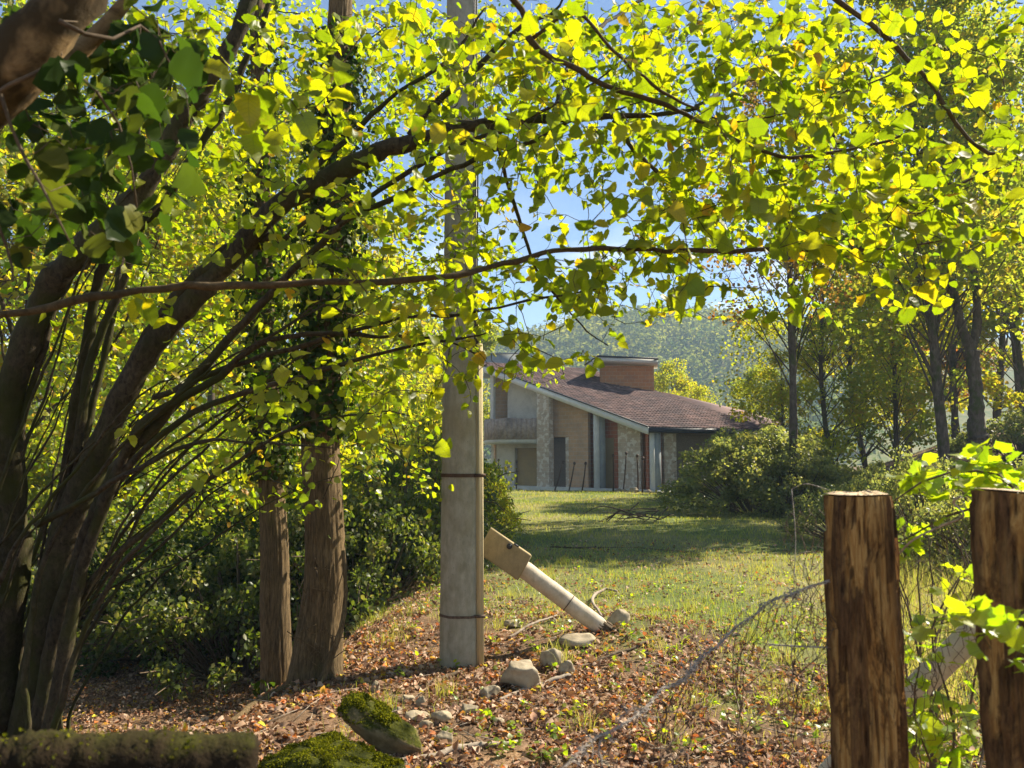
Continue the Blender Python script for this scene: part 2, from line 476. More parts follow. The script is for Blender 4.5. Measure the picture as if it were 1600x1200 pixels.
def mossy(name, base, m0=0.0, m1=0.5):
    m, t, out = new_mat(name)
    g = t.nodes.new('ShaderNodeNewGeometry'); s = t.nodes.new('ShaderNodeSeparateXYZ')
    t.links.new(g.outputs['Normal'], s.inputs[0])
    n = noise(t, 7, 6, 0.7, coord(t)); n2 = noise(t, 40, 4, 0.7, coord(t))
    f = math_(t, 'ADD', s.outputs[2], mrange(t, n, 0.3, 0.7, -0.5, 0.5))
    c0 = mix(t, mrange(t, n, 0.35, 0.65), base, tuple(a*0.4 for a in base))
    c1 = ramp(t, n2, [(0.3, (0.018, 0.022, 0.004)), (0.7, (0.075, 0.078, 0.010))])
    surf(t, out, mix(t, mrange(t, f, m0, m1), c0, c1), 0.95, n2, 0.01, 0.8, 0.1)
    return m
M['mossy_rock'] = mossy('mossy stone', (0.26, 0.19, 0.10), 0.2, 0.6)
M['mossy_log'] = mossy('mossy log', (0.03, 0.02, 0.010), 0.6, 1.6)
M['moss_mound'] = mossy('moss mound', (0.10, 0.11, 0.02), -1.5, -0.6)

def post_mat():
    m, t, out = new_mat('weathered post wood')
    a = t.nodes.new('ShaderNodeAttribute'); a.attribute_name = 'rnd'
    n1 = noise(t, 3.0, 8, 0.75, coord(t, (18, 18, 2.6)), 1.2)
    n2 = noise(t, 3.0, 7, 0.7, coord(t, (3.5, 3.5, 1.6)), 1.0)
    n4 = noise(t, 2.0, 6, 0.7, coord(t, (60, 60, 12)))
    inner = ramp(t, n1, [(0.25, (0.12, 0.045, 0.010)), (0.45, (0.34, 0.17, 0.045)), (0.6, (0.52, 0.31, 0.10)), (0.75, (0.66, 0.46, 0.21))])
    inner = mix(t, mrange(t, n2, 0.50, 0.58, 0, 0.85), inner, (0.075, 0.032, 0.010))
    brk = ramp(t, n4, [(0.35, (0.022, 0.011, 0.005)), (0.65, (0.19, 0.095, 0.038))])
    c = mix(t, a.outputs['Fac'], inner, brk)
    surf(t, out, c, 0.85, n1, 0.006, 0.8, 0.2)
    return m
M['post'] = post_mat()
def cut_mat():
    m, t, out = new_mat('sawn end grain')
    wv = t.nodes.new('ShaderNodeTexWave'); wv.wave_type = 'RINGS'; wv.rings_direction = 'Z'
    wv.inputs['Scale'].default_value = 26; wv.inputs['Distortion'].default_value = 3.0
    t.links.new(coord(t), wv.inputs['Vector'])
    n = noise(t, 40, 5, 0.7, coord(t))
    c = ramp(t, wv.outputs['Fac'], [(0.2, (0.46, 0.34, 0.21)), (0.8, (0.62, 0.49, 0.33))])
    c = mix(t, mrange(t, n, 0.35, 0.7), c, (0.40, 0.30, 0.19))
    surf(t, out, c, 0.85, n, 0.003, 0.6, 0.2)
    return m
M['cut'] = cut_mat()

def wall_mat(name, c1, c2, mortar=None, scale=1.0, blotch=None, stain=(0.2, 0.19, 0.17)):
    """blockwork seen from afar: courses only as faint joints"""
    m, t, out = new_mat(name)
    c = t.nodes.new('ShaderNodeTexCoord')
    # UV: u along the wall in metres, v height in metres
    b = t.nodes.new('ShaderNodeTexBrick')
    t.links.new(c.outputs['UV'], b.inputs['Vector'])
    b.inputs['Scale'].default_value = 1.0
    b.inputs['Brick Width'].default_value = 0.5*scale; b.inputs['Row Height'].default_value = 0.25*scale
    b.inputs['Mortar Size'].default_value = 0.018; b.inputs['Bias'].default_value = 0.0
    b.inputs['Color1'].default_value = (*c1, 1); b.inputs['Color2'].default_value = (*c2, 1)
    b.inputs['Mortar'].default_value = (*(mortar or tuple(a*1.25 for a in c1)), 1)
    n = noise(t, 1.3, 6, 0.65, c.outputs['UV']); n2 = noise(t, 9, 5, 0.7, c.outputs['UV'])
    col = mix(t, mrange(t, n, 0.45, 0.75, 0, 0.5), b.outputs[0], stain)
    col = mix(t, mrange(t, n2, 0.3, 0.7, 0, 0.35), col, tuple(a*0.6 for a in c1))
    if blotch: col = mix(t, mrange(t, noise(t, 3.0, 2, 0.5, c.outputs['UV']), 0.52, 0.57, 0, 0.9), col, blotch)
    surf(t, out, col, 0.95, n2, 0.01, 0.4, 0.1)
    return m
M['plaster'] = wall_mat('pale plaster', (0.64, 0.61, 0.54), (0.60, 0.57, 0.51), (0.62, 0.59, 0.53), 2)
M['block_pink'] = wall_mat('pinkish hollow blocks', (0.68, 0.44, 0.28), (0.60, 0.39, 0.25), (0.62, 0.49, 0.37))
M['block_grey'] = wall_mat('greyish blocks with mortar smears', (0.64, 0.51, 0.39), (0.56, 0.44, 0.34), (0.66, 0.60, 0.51), 1, (0.74, 0.68, 0.60))
M['brick_red'] = wall_mat('red hollow brick', (0.50, 0.17, 0.09), (0.40, 0.13, 0.07), (0.46, 0.30, 0.22))
M['brick_orange'] = wall_mat('orange brick', (0.62, 0.29, 0.13), (0.54, 0.24, 0.11), (0.56, 0.38, 0.24))
M['board'] = wall_mat('boarded doorway', (0.40, 0.30, 0.16), (0.37, 0.27, 0.14), (0.36, 0.26, 0.14), 3)
M['balcony'] = concrete('mildewed concrete', (0.52, 0.42, 0.36), (0.30, 0.23, 0.19), (1.2, 1.2, 1.2), (0.12, 0.10, 0.09))
M['white_conc'] = concrete('pale concrete', (0.76, 0.75, 0.71), (0.62, 0.61, 0.57), (0.4, 0.4, 0.4))
M['barge'] = simple('white painted barge board', (0.82, 0.82, 0.80), 0.7, 0, 3, 0.06)
M['grey_conc'] = concrete('grey concrete', (0.36, 0.39, 0.40), (0.27, 0.29, 0.30), (0.4, 0.4, 0.4))
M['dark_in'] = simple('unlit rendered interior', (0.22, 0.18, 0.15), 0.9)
M['gutter'] = simple('dark metal gutter', (0.035, 0.04, 0.05), 0.5)
def tile_mat():
    m, t, out = new_mat('clay roof tile')
    a = t.nodes.new('ShaderNodeAttribute'); a.attribute_name = 'rnd'
    c = ramp(t, a.outputs['Fac'], [(0, (0.075, 0.045, 0.042)), (0.4, (0.14, 0.085, 0.075)), (0.8, (0.23, 0.135, 0.115)), (1, (0.36, 0.28, 0.25))])
    n = noise(t, 0.6, 5, 0.6, coord(t))
    c = mix(t, mrange(t, n, 0.42, 0.62, 0, 0.6), c, (0.085, 0.065, 0.068))
    surf(t, out, c, 0.85, None, 0.01, 0.4, 0.2)
    return m
M['tile'] = tile_mat()

# ------------------------------------------------------------------ the ground
def axis(segs):
    out = []
    for a, b, s in segs: out += list(np.arange(a, b, s))
    return np.array(out + [segs[-1][1]])
gx = axis([(-900, -100, 100), (-100, -30, 5), (-30, -9, 0.8), (-9, 7, 0.09), (7, 30, 0.8), (30, 100, 5), (100, 900, 100)])
gy = axis([(-600, -60, 60), (-60, -6, 3), (-6, 2, 0.5), (2, 14, 0.09), (14, 60, 0.6), (60, 120, 5), (120, 900, 60)])
GX, GY = np.meshgrid(gx, gy)
GZ = h(GX, GY)
V = np.stack([GX, GY, GZ], -1).reshape(-1, 3)
nx, ny = len(gx), len(gy)
i = np.arange(ny-1)[:, None]*nx + np.arange(nx-1)[None]
Q = np.stack([i, i+1, i+nx+1, i+nx], -1).reshape(-1, 4)
def grassy(x, y):
    g = sstep(4.6, 11.5, y + 1.3*x + 2.2*wob(x, y, 1.2)*sstep(16, 9, y)) * sstep(-1.8, 0.2, x - np.interp(y, _cy, _cx))
    g = g*(1 - sstep(1.0, 3.0, x-(4.5+0.28*y))*sstep(14, 20, y)*0.85)
    return g
GR = grassy(V[:, 0], V[:, 1])
me = make_mesh('ground', V, [Q], M['ground'], {'grassy': GR})
ground_o = tag(link('ground', me), 'leaf strewn ground and lawn falling into a gully at the left', kind='structure')

# ------------------------------------------------------------------ leaf templates and clouds
def leaf_template(n=8, width=0.86, teeth=0.05, fold=0.16, curl=0.22, seed=0, skew=0.0):
    r = np.random.default_rng(seed)
    t = np.linspace(0, 1, n)
    wd = width/2*np.sin(PI*np.clip(t, 0, 1)**0.78)**0.52
    wd[0] = 0.0; wd[-1] = 0.0
    th = np.where(np.arange(n) % 2 == 0, teeth, -teeth*0.4); th[0] = th[-1] = 0
    V = []; UV = []
    for k in range(n):
        c = -curl*t[k]**2 + 0.03*r.normal()
        V.append((skew*t[k]**2, t[k], c)); UV.append((0.5, t[k]))
    for s in (-1, 1):
        for k in range(1, n-1):
            wv = wd[k]*(1+0.06*r.normal())+th[k]
            V.append((s*wv+skew*t[k]**2, t[k]-0.07+th[k]*0.5, fold*wv - curl*t[k]**2 + 0.03*r.normal())); UV.append((0.5+s*wv*0.9, t[k]))
    Fq = []; Ft = []
    for si, s in enumerate((-1, 1)):
        base = n + si*(n-2)
        for k in range(n-1):
            a, b = k, k+1
            c = base+k if k+1 < n-1 else None     # edge vertex for station k+1
            d = base+k-1 if k > 0 else None       # edge vertex for station k
            if d is None: f = (a, b, c)
            elif c is None: f = (a, b, d)
            else: f = (a, b, c, d)
            if s == 1: f = f[::-1]
            (Fq if len(f) == 4 else Ft).append(f)
    T = list(Ft)
    for q in Fq: T += [(q[0], q[1], q[2]), (q[0], q[2], q[3])]
    return np.array(V), np.array(T), np.array(UV)
def lobed_template(seed=0):
    r = np.random.default_rng(seed)
    V = [(0, 0.35, 0.0)]; UV = [(0.5, 0.35)]
    lobes = [(-2.45, 0.42), (-2.0, 0.36), (-1.6, 0.46), (-1.25, 0.56), (-0.95, 0.42), (-0.62, 0.52), (-0.32, 0.50), (0, 0.68), (0.32, 0.50), (0.62, 0.52), (0.95, 0.42), (1.25, 0.56), (1.6, 0.46), (2.0, 0.36), (2.45, 0.42)]
    for a, l in lobes:
        l *= 1+0.08*r.normal()
        V.append((math.sin(a)*l, 0.35+math.cos(a)*l, -0.12*l+0.10*abs(math.sin(a))+0.04*r.normal())); UV.append((0.5+math.sin(a)*l, 0.35+math.cos(a)*l))
    V.append((0, 0.12, 0.0)); UV.append((0.5, 0.12))
    n = len(V)
    T = [(0, k+1, k) for k in range(1, n-1)] + [(0, 1, n-1)]
    return np.array(V), np.array(T), np.array(UV)
LEAF = [leaf_template(9, 0.92, 0.028, 0.16+0.05*k, 0.10+0.12*k, k, 0.06*(k-2)) for k in range(5)]
LEAF_MID = [leaf_template(6, 0.85, 0.0, 0.15, 0.2, 20+k) for k in range(3)]
LEAF_S = [leaf_template(4, 0.8, 0.0, 0.2, 0.15, 40+k) for k in range(2)]
LOBED = [lobed_template(k) for k in range(4)]
CARD = (np.array([(-0.5, 0.45, 0.08), (0, 0, 0), (0.5, 0.5, 0.08), (0, 1, -0.06)]), np.array([(0, 1, 2), (0, 2, 3)]), np.array([(0, .5), (.5, 0), (1, .5), (.5, 1)]))

def unit(v): return v/(np.linalg.norm(v, axis=-1, keepdims=True)+1e-9)
def orient(D, Nn):
    """rotation matrices with local y = D, local z close to Nn"""
    D = unit(D); X = unit(np.cross(D, Nn)); Z = np.cross(X, D)
    return np.stack([X, D, Z], -1)      # columns
def cloud_add(mb, tmpl, P, R, s, rnd):
    V, T, UV = tmpl; k = len(P)
    if k == 0: return
    W = np.einsum('kij,vj->kvi', R, V)*np.asarray(s)[:, None, None] + P[:, None, :]
    Fc = (T[None] + (np.arange(k)*len(V))[:, None, None]).reshape(-1, T.shape[1])
    mb.add(W.reshape(-1, 3), [Fc], np.repeat(rnd, len(V)), np.tile(UV, (k, 1)))
def rand_dirs(k, up=0.0):
    d = rng.normal(size=(k, 3)); d[:, 2] += up
    return unit(d)
def cloud(tmpls, P, D, Nn, s, rnd):
    mb = MB(); R = orient(D, Nn)
    idx = rng.integers(0, len(tmpls), len(P))
    for j, tm in enumerate(tmpls):
        m_ = idx == j
        cloud_add(mb, tm, P[m_], R[m_], s[m_], rnd[m_])
    return mb

def proj(P):
    P = np.asarray(P, float)
    y = P[:, 1]; z = P[:, 2]-EYE
    d = y*cp + z*sp; v = -y*sp + z*cp
    return np.stack([800+F*P[:, 0]/d, 600-F*v/d, d], 1)

# leaves as individual parts share these meshes
def leaf_part_meshes(name, tmpls, mat, n):
    out = []
    for k in range(n):
        V, T, UV = tmpls[k % len(tmpls)]
        out.append(make_mesh(name, V, [T], mat, {'rnd': np.full(len(V), (k+0.5)/n)}, UV))
    return out
from mathutils import Matrix
def place_leaf(name, me, parent, P, R, s, base):
    o = bpy.data.objects.new(name, me); COL.objects.link(o); o.parent = parent
    m = Matrix([[R[i][j]*s for j in range(3)] + [P[i]-base[i]] for i in range(3)] + [[0, 0, 0, 1]])
    o.matrix_basis = m
    return o

# ------------------------------------------------------------------ branch growing
class Skeleton:
    def __init__(s): s.P = []; s.R = []; s.mb = MB(); s.pts = np.zeros((60000, 3)); s.n = 0
    def addpts(s, P):
        P = np.asarray(P); k = len(P); s.pts[s.n:s.n+k] = P; s.n += k
    def limb(s, P, R, sides=8, dense=0.06, rough=0.05):
        """P rows x,y,z ; R radii"""
        A = np.column_stack([P, R])
        L = np.sum(np.linalg.norm(np.diff(np.asarray(P), axis=0), axis=1))
        n = max(6, int(L/dense))
        Q = spline(A, n)
        Q[:, 3] = np.maximum(Q[:, 3], 0.001)
        jit = np.cumsum(rng.normal(size=(n, 3)), 0)*0.0025; jit -= np.linspace(0, 1, n)[:, None]*jit[-1]
        Q[:, :3] += jit*min(1, L)*1.6; Q[:, 3] *= 1+0.07*np.sin(np.arange(n)*0.9+rng.uniform(0, 6))+0.05*rng.normal(size=n)
        V, Fq, uv = tube(Q[:, :3], Q[:, 3], sides, True, rough)
        s.mb.add(V, Fq, rng.random(), uv)
        s.addpts(Q[:, :3])
        return Q
def px_limb(sk, pts, sides=8):
    """pts: (px, py, depth, width_px)"""
    P = [at(a, b, d) for a, b, d, w_ in pts]
    R = [0.5*w_*d/F for a, b, d, w_ in pts]
    return sk.limb(P, R, sides)
def grow_twigs(sk, A, maxlen=1.6, r0=0.0016, r1=0.0042, sides=4, twig_mb=None):
    """attach every attractor to the nearest point of the skeleton; returns list of polylines"""
    A = np.asarray(A)
    d = np.full(len(A), 1e9)
    for c in range(0, sk.n, 2000):
        q = sk.pts[c:min(c+2000, sk.n)]
        d = np.minimum(d, np.min(np.linalg.norm(A[:, None]-q[None], axis=2), axis=1))
    order = np.argsort(d)
    out = []
    mb = twig_mb or sk.mb
    for i in order:
        a = A[i]
        q = sk.pts[:sk.n]
        dd = np.sum((q-a)**2, 1)
        j = int(np.argmin(dd)); L = math.sqrt(dd[j])
        b = q[j].copy()
        if L > maxlen: continue
        n = max(4, int(L/0.07)+2)
        t = np.linspace(0, 1, n)[:, None]
        side = rng.normal(size=3)*0.12*L
        P = b + (a-b)*t + side*np.sin(t*PI) + np.array((0, 0, -0.05))*L*np.sin(t*PI)
        P[1:-1] += rng.normal(size=(n-2, 3))*0.006
        r = r0 + (r1-r0)*min(1, L/0.9)
        V, Fq, uv = tube(P, np.linspace(r, r0*0.7, n), sides, False)
        mb.add(V, Fq, rng.random(), uv)
        sk.addpts(P[1:])
        out.append(P)
    return out
def twig_leaves(polys, spacing=0.045, size=(0.05, 0.085), up=1.0, frac=0.75, droop=0.5):
    P, D, Nn, s = [], [], [], []
    for Q in polys:
        seg = np.linalg.norm(np.diff(Q, axis=0), axis=1); L = np.concatenate([[0], np.cumsum(seg)])
        tot = L[-1]; reach = min(tot, 0.45)
        ext = unit((Q[-1]-Q[-2])[None])[0]
        k = max(3, int(reach/spacing)+1)
        for j in range(k):
            l = tot - j*spacing*rng.uniform(0.8, 1.2)
            if l < tot*(1-frac) and j > 2: break
            p = np.array([np.interp(l, L, Q[:, c]) for c in range(3)])
            sgn = 1 if j % 2 else -1
            horiz = np.cross(ext, (0, 0, 1)); horiz = horiz/(np.linalg.norm(horiz)+1e-6)
            dr = ext*0.6 + horiz*sgn*rng.uniform(0.5, 1.1) + rng.normal(size=3)*0.28 + np.array((0, 0, -droop*rng.uniform(0.2, 1.6)))
            dr = dr/np.linalg.norm(dr)
            nn = np.array((0, 0, up)) + rng.normal(size=3)*0.55
            P.append(p + dr*0.012); D.append(dr); Nn.append(nn); s.append(rng.uniform(*size))
    return np.array(P), np.array(D), np.array(Nn), np.array(s)

def sample_map(grid, n, dfun):
    G = np.array(grid, float); pr = (G/G.sum()).ravel()
    c = rng.choice(len(pr), n, p=pr)
    r, q = np.divmod(c, G.shape[1])
    px = (q+rng.random(n))*100 - 50*0; py = (r+rng.random(n))*100
    cellx = 1.0
    Y = dfun(px, py, n)
    return px, py, Y

# ------------------------------------------------------------------ terrain dressing will follow; first the large structure: the house
house_B = np.array((7.6, 43.0)); house_A = np.array((-2.6, 52.5)); house_C = np.array((15.9, 47.2))
ZB = at(1012, 668, 43.0)[2]; ZA = at(742, 566, 52.5)[2]
house_D = house_A + (house_C-house_B)
uAB = house_B-house_A; LAB = np.linalg.norm(uAB); dAB = uAB/LAB
nAB = np.array((-dAB[1]*-1, 0.0))
nAB = np.array((dAB[1], -dAB[0])); 
if nAB[1] > 0: nAB = -nAB             # outward, towards the camera side
uBC = house_C-house_B; LBC = np.linalg.norm(uBC); dBC = uBC/LBC
def roof_z(p):
    """height of the tile plane over plan point p"""
    Mx = np.array([dAB, dBC]).T
    s_, t_ = np.linalg.solve(Mx, np.asarray(p)-house_A)
    return ZA + (ZB-ZA)*s_/LAB
HB = np.array((4.0, 49.0, -0.6))
house = empty('house', (HB[0], HB[1], HB[2]), 'unfinished two storey house with big sloping tiled roof and curved balcony beyond the lawn', 'house')
def wall_quad(mb, p0, p1, z0, z1, thick=0.25, top_under_roof=False, off=0.0):
    """wall from plan p0 to p1 (left to right seen from outside), outer face on the line + off towards outside"""
    p0 = np.asarray(p0, float); p1 = np.asarray(p1, float)
    d = (p1-p0); L = np.linalg.norm(d); d = d/L
    n = np.array((d[1], -d[0]))
    a, b = p0+n*off, p1+n*off
    c, e = b-n*thick, a-n*thick
    def zt(p): return roof_z(p)-0.30 if top_under_roof else z1
    zz = [zt(q) for q in (a, b, c, e)]
    V = np.array([(*a, z0), (*b, z0), (*c, z0), (*e, z0), (*a, zz[0]), (*b, zz[1]), (*c, zz[2]), (*e, zz[3])])
    q = np.array([(0, 1, 5, 4), (1, 2, 6, 5), (2, 3, 7, 6), (3, 0, 4, 7), (4, 5, 6, 7), (3, 2, 1, 0)])
    # separate verts per face with uv in metres
    VV = V[q].reshape(-1, 3)
    uv = []
    for f in q:
        o_ = V[f[0]][:2]
        for vi in f: uv.append((np.linalg.norm(V[vi][:2]-o_)+0.13, V[vi][2]))
    mb.add(VV, [np.arange(24).reshape(6, 4)], 0.5, uv)
def facade_pt(px, off=0.0):
    """plan point on the facade line (shifted outwards by off) seen at pixel column px"""
    a = (px-800)/F/cp
    # x = a*(y*cp^2...) : use horizon row so depth == y/cp
    a = (px-800)/F
    p0 = house_A + nAB*off
    # x = a*y/cp approximately at eye height
    k = a/ cp
    # p0 + t*dAB : x = k*y
    t = (k*p0[1]-p0[0])/(dAB[0]-k*dAB[1])
    return p0 + dAB*t
def gz(p): return hz(p[0], p[1])
FL = -0.5
def seg(name, mat, x0, x1, z0=None, z1=None, off=-0.9, thick=0.25, roof=False, parent=house):
    mb = MB()
    a, b = facade_pt(x0, off), facade_pt(x1, off)
    wall_quad(mb, a, b, (-1.2 if z0 is None else z0), (3 if z1 is None else z1), thick, roof)
    return mb.build(name, M[mat], parent, smooth=False)
# heights seen in the photograph
def zat(px, py, off=-0.9):
    p = facade_pt(px, off); return at(px, py, p[1])[2]
# roof of the house ------------------------------------------------------------
def roof_tiles():
    mb = MB()
    nU = int(LAB/0.36); nW = int(LBC/0.24)
    e = 0.0
    sub = 4
    V = []; F_ = []; rn = []
    slope = (ZB-ZA)/LAB
    cnt = 0
    Vr = []; Qr = []; Rr = []
    ws = np.linspace(0, LBC, nW*sub+1)
    wave = 0.05*np.abs(np.sin(PI*np.arange(nW*sub+1)/sub))
    for r in range(nU):
        s0 = r*LAB/nU; s1 = (r+1)*LAB/nU + 0.03
        col = rng.random(nW)
        colv = np.repeat(col, sub); colv = np.append(colv, colv[-1])
        for k, (s_, dz) in enumerate(((s0, 0.02), (s1, 0.07), (s1, 0.02))):
            p = house_A[None] + dAB[None]*s_ + dBC[None]*ws[:, None]
            z = ZA + slope*s_ + dz + wave + 0.004*rng.normal(size=len(ws))
            Vr.append(np.column_stack([p, z])); Rr.append(colv*0.9)
        n = len(ws)
        for k in range(2):
            a = cnt + k*n + np.arange(n-1)
            Qr.append(np.stack([a, a+n, a+n+1, a+1], 1))
        cnt += 3*n
    mb.add(np.vstack(Vr), [np.vstack(Qr)], np.concatenate(Rr))
    return mb
rs = MB()
rp = [house_A, house_B, house_C, house_D]
over = [house_A-dAB*0.1-dBC*0.05, house_B+dAB*0.05-dBC*0.05, house_C+dAB*0.05, house_D-dAB*0.1]
zs = np.array([roof_z(p) for p in over])
V, Fq = prism_vf(over, zs-0.24, zs-0.01)
rs.add(V, Fq)
roof = rs.build('roof', M['white_conc'], house, smooth=False)
rt = roof_tiles().build('tiles', M['tile'], roof, smooth=False); rt['kind'] = 'stuff'
# white barge board along A-B and dark gutter along B-C
mb = MB()
a3 = np.array((*(house_A-dAB*0.1+nAB*0.03), ZA-0.19)); b3 = np.array((*(house_B+dAB*0.05+nAB*0.03), ZB-0.19))
mb.add(*box_vf((a3+b3)/2, (b3-a3)/2, np.array((*nAB, 0))*0.03, (0, 0, 0.21)))
mb.build('barge_board', M['barge'], roof, False)
mb = MB()
mb.add(*box_vf((a3+b3)/2+np.array((*nAB*0.035, 0.24)), (b3-a3)/2, np.array((*nAB, 0))*0.05, (0, 0, 0.035)))
mb.build('verge_strip', M['gutter'], roof, False)
mb = MB()
b3 = np.array((*(house_B+dAB*0.12), ZB-0.14)); c3 = np.array((*(house_C+dAB*0.12), ZB-0.14))
mb.add(*box_vf((c3+b3)/2, (c3-b3)/2, np.array((*dAB, 0))*0.07, (0, 0, 0.14)))
mb.build('gutter', M['gutter'], roof, False)
# low second roof behind, at the right
mb = MB()
q0 = np.array((10.5, 53.5)); q1 = np.array((20.5, 58.0))
pts = [q0, np.array((12.0, 50.8)), np.array((18.8, 53.0)), np.array((17.5, 57.5))]
zz = [at(1060, 612, 53.5)[2], at(1090, 664, 50.8)[2], at(1205, 662, 53.0)[2], at(1165, 642, 57.5)[2]]
V, Fq = prism_vf(pts, np.array(zz)-0.25, np.array(zz))
mb.add(V, Fq, 0.6); mb.build('rear_roof', M['tile'], house, False)
mb = MB(); wall_quad(mb, pts[1]+(0.3, 0.6), pts[2]+(-0.4, 0.6), -1.2, zz[1]-0.3, 0.3); mb.build('rear_wall', M['block_pink'], house, False)
# dormer: raised brick box under its own slab
def P3(px, py, Y): return at(px, py, Y)
dY = 52.5
w0, w1 = P3(938, 600, dY), P3(1022, 600, dY)
mb = MB(); wall_quad(mb, (w0[0], dY), (w1[0], dY), P3(938, 622, dY)[2]-0.5, P3(980, 572, dY)[2], 0.25)
dorm = mb.build('dormer', M['brick_orange'], house, False)
mb = MB(); wall_quad(mb, (w1[0]-0.25, dY+0.01), (w1[0]-0.25+0.3, dY+2.6), P3(938, 622, dY)[2]-0.5, P3(980, 572, dY)[2], 0.25); mb.build('dormer_side', M['brick_orange'], dorm, False)
mb = MB()
t0 = P3(912, 577, dY-0.5); t1 = P3(932, 563, dY-0.5); t2 = P3(1026, 567, dY-0.5)
d_ = np.array((0.55, 3.2, 0.0))
for a_, b_ in ((t0, t1), (t1, t2)):
    c_ = (a_+b_)/2+d_/2
    mb.add(*box_vf(c_+(0, -0.5, 0.03), (b_-a_)/2, d_/2, (0, 0, 0.13)))
mb.build('dormer_roof', M['white_conc'], dorm, False)
mb = MB()
for a_, b_ in ((t0, t1), (t1, t2)):
    c_ = (a_+b_)/2+d_/2
    mb.add(*box_vf(c_+(0, -0.56, 0.225), (b_-a_)/2*1.01, d_/2, (0, 0, 0.06)))
mb.build('dormer_flashing', M['gutter'], dorm, False)
# chimney stack
c0, c1 = P3(756, 553, 54.0), P3(821, 580, 54.0)
mb = MB(); mb.add(*box_vf(((c0[0]+c1[0])/2, 54.6, (c0[2]+c1[2])/2-0.2), ((c1[0]-c0[0])/2, 0, 0), (0, 0.5, 0), (0, 0, (c0[2]-c1[2])/2+0.2)))
ch = mb.build('chimney', M['grey_conc'], house, False)
mb = MB(); mb.add(*box_vf(((c0[0]+c1[0])/2, 54.6, c0[2]+0.05), ((c1[0]-c0[0])/2+0.08, 0, 0), (0, 0.58, 0), (0, 0, 0.05)))
mb.build('chimney_cap', M['grey_conc'], ch, False)

# facade, left to right
R_ = True
seg('ground_floor_wall', 'plaster', 768, 804, z1=zat(790, 694), off=-0.9)
seg('boarded_opening', 'board', 804.3, 838, z1=zat(820, 700), off=-1.15, thick=0.12)
seg('lintel', 'plaster', 804, 838, z0=zat(820, 700)+0.003, z1=zat(820, 692), off=-0.9)
seg('upper_wall', 'plaster', 793, 838, z0=zat(800, 655), off=-0.9, roof=True)
seg('upper_corner_post', 'white_conc', 766, 771, z0=zat(770, 655), off=-0.5, thick=0.2, roof=True)
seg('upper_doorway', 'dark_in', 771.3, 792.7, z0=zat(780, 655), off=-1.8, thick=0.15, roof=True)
pier = seg('pier', 'block_grey', 838.3, 857, off=0.0, thick=0.45, roof=True)
# main panel wall with a doorway: left jamb, right part, above
zd = zat(875, 683)
seg('panel_wall', 'block_pink', 857.3, 861, z1=zd, off=-0.9)
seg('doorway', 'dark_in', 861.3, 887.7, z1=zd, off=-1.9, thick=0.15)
mb = MB(); a_, b_ = facade_pt(888, -0.9), facade_pt(888, -2.0)
wall_quad(mb, a_, a_+(b_-a_)*0.999+dAB*0.001, -1.2, zd, 0.2); mb.build('door_reveal', M['block_grey'], house, False)
seg('panel_wall', 'block_pink', 888, 918, z1=zd, off=-0.9)
seg('panel_wall', 'block_pink', 857.3, 918, z0=zd+0.003, off=-0.9, roof=True)
seg('recess_wall', 'brick_red', 918.3, 928, off=-1.7, roof=True)
def fin(px, off, length, thick=0.32):
    """thin concrete wing standing out from the facade: pale narrow edge, grey flank"""
    a_ = facade_pt(px, off)
    d2 = np.array((0.10, 1.0)); d2 /= np.linalg.norm(d2)
    mb = MB()
    p = [a_, a_+(thick, 0.02), a_+(thick+0.06, 0.25), a_+(0.0, 0.25)]
    z0 = -1.2
    V, Fq = prism_vf(p, z0, [roof_z(q)-0.26 for q in p]); mb.add(V, Fq)
    f = mb.build('fin', M['white_conc'], house, False)
    mb = MB()
    p = [a_+(thick+0.01, 0.10), a_+(thick+0.40, 0.26), a_+(thick+0.40, 0.9), a_+(thick+0.01, 0.9)]
    V, Fq = prism_vf(p, z0, [roof_z(q)-0.26 for q in p]); mb.add(V, Fq)
    mb.build('flank', M['grey_conc'], f, False)
    return f
fin(927, -0.15, 1.0)
seg('door_lintel', 'brick_red', 940, 964, z0=zat(955, 684, -1.3), off=-1.3, roof=True)
seg('boarded_door', 'board', 940, 958, z1=zat(955, 684, -1.3)-0.003, off=-1.45, thick=0.1)
seg('door_jamb', 'brick_red', 958.3, 964, z1=zat(955, 684, -1.3)-0.003, off=-1.3)
seg('smeared_wall', 'block_grey', 964.3, 999, off=-0.9, roof=True)
seg('recess_wall', 'brick_orange', 999.3, 1017, off=-1.6, roof=True)
fin(1014, -0.25, 1.0, 0.26)
# beyond the corner: wall under the eave
def eave_seg(name, mat, t0_, t1_, off, z1=None):
    mb = MB()
    base = house_B + nAB*0 - dAB*(0.9+off)
    a_, b_ = base + dBC*t0_, base + dBC*t1_
    wall_quad(mb, a_, b_, -1.2, ZB-0.28 if z1 is None else z1, 0.25); return mb.build(name, M[mat], house, False)
eave_seg('eave_wall', 'brick_red', 0.95, 1.9, 0.0)
eave_seg('eave_wall', 'block_grey', 1.92, 2.8, -0.15)
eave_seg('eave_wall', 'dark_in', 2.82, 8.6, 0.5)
# back and side walls so the roof is carried and no sky shows through
mb = MB(); wall_quad(mb, house_C-dAB*0.9+(-0.4, 0), house_D+dAB*0.8+(-0.4, 0), -1.5, 3, 0.25, True); mb.build('side_wall', M['block_pink'], house, False)
mb = MB(); wall_quad(mb, house_D+dAB*1.0, house_A+dAB*1.0-nAB*0.9, -1.5, 3, 0.25, True); mb.build('back_wall', M['block_pink'], house, False)
# plinth strip
mb = MB()
a_, b_ = facade_pt(765, 0.25), facade_pt(1030, 0.25)
wall_quad(mb, a_, b_, -1.3, gz(b_)+0.08, 1.1)
mb.build('plinth', M['white_conc'], house, False)
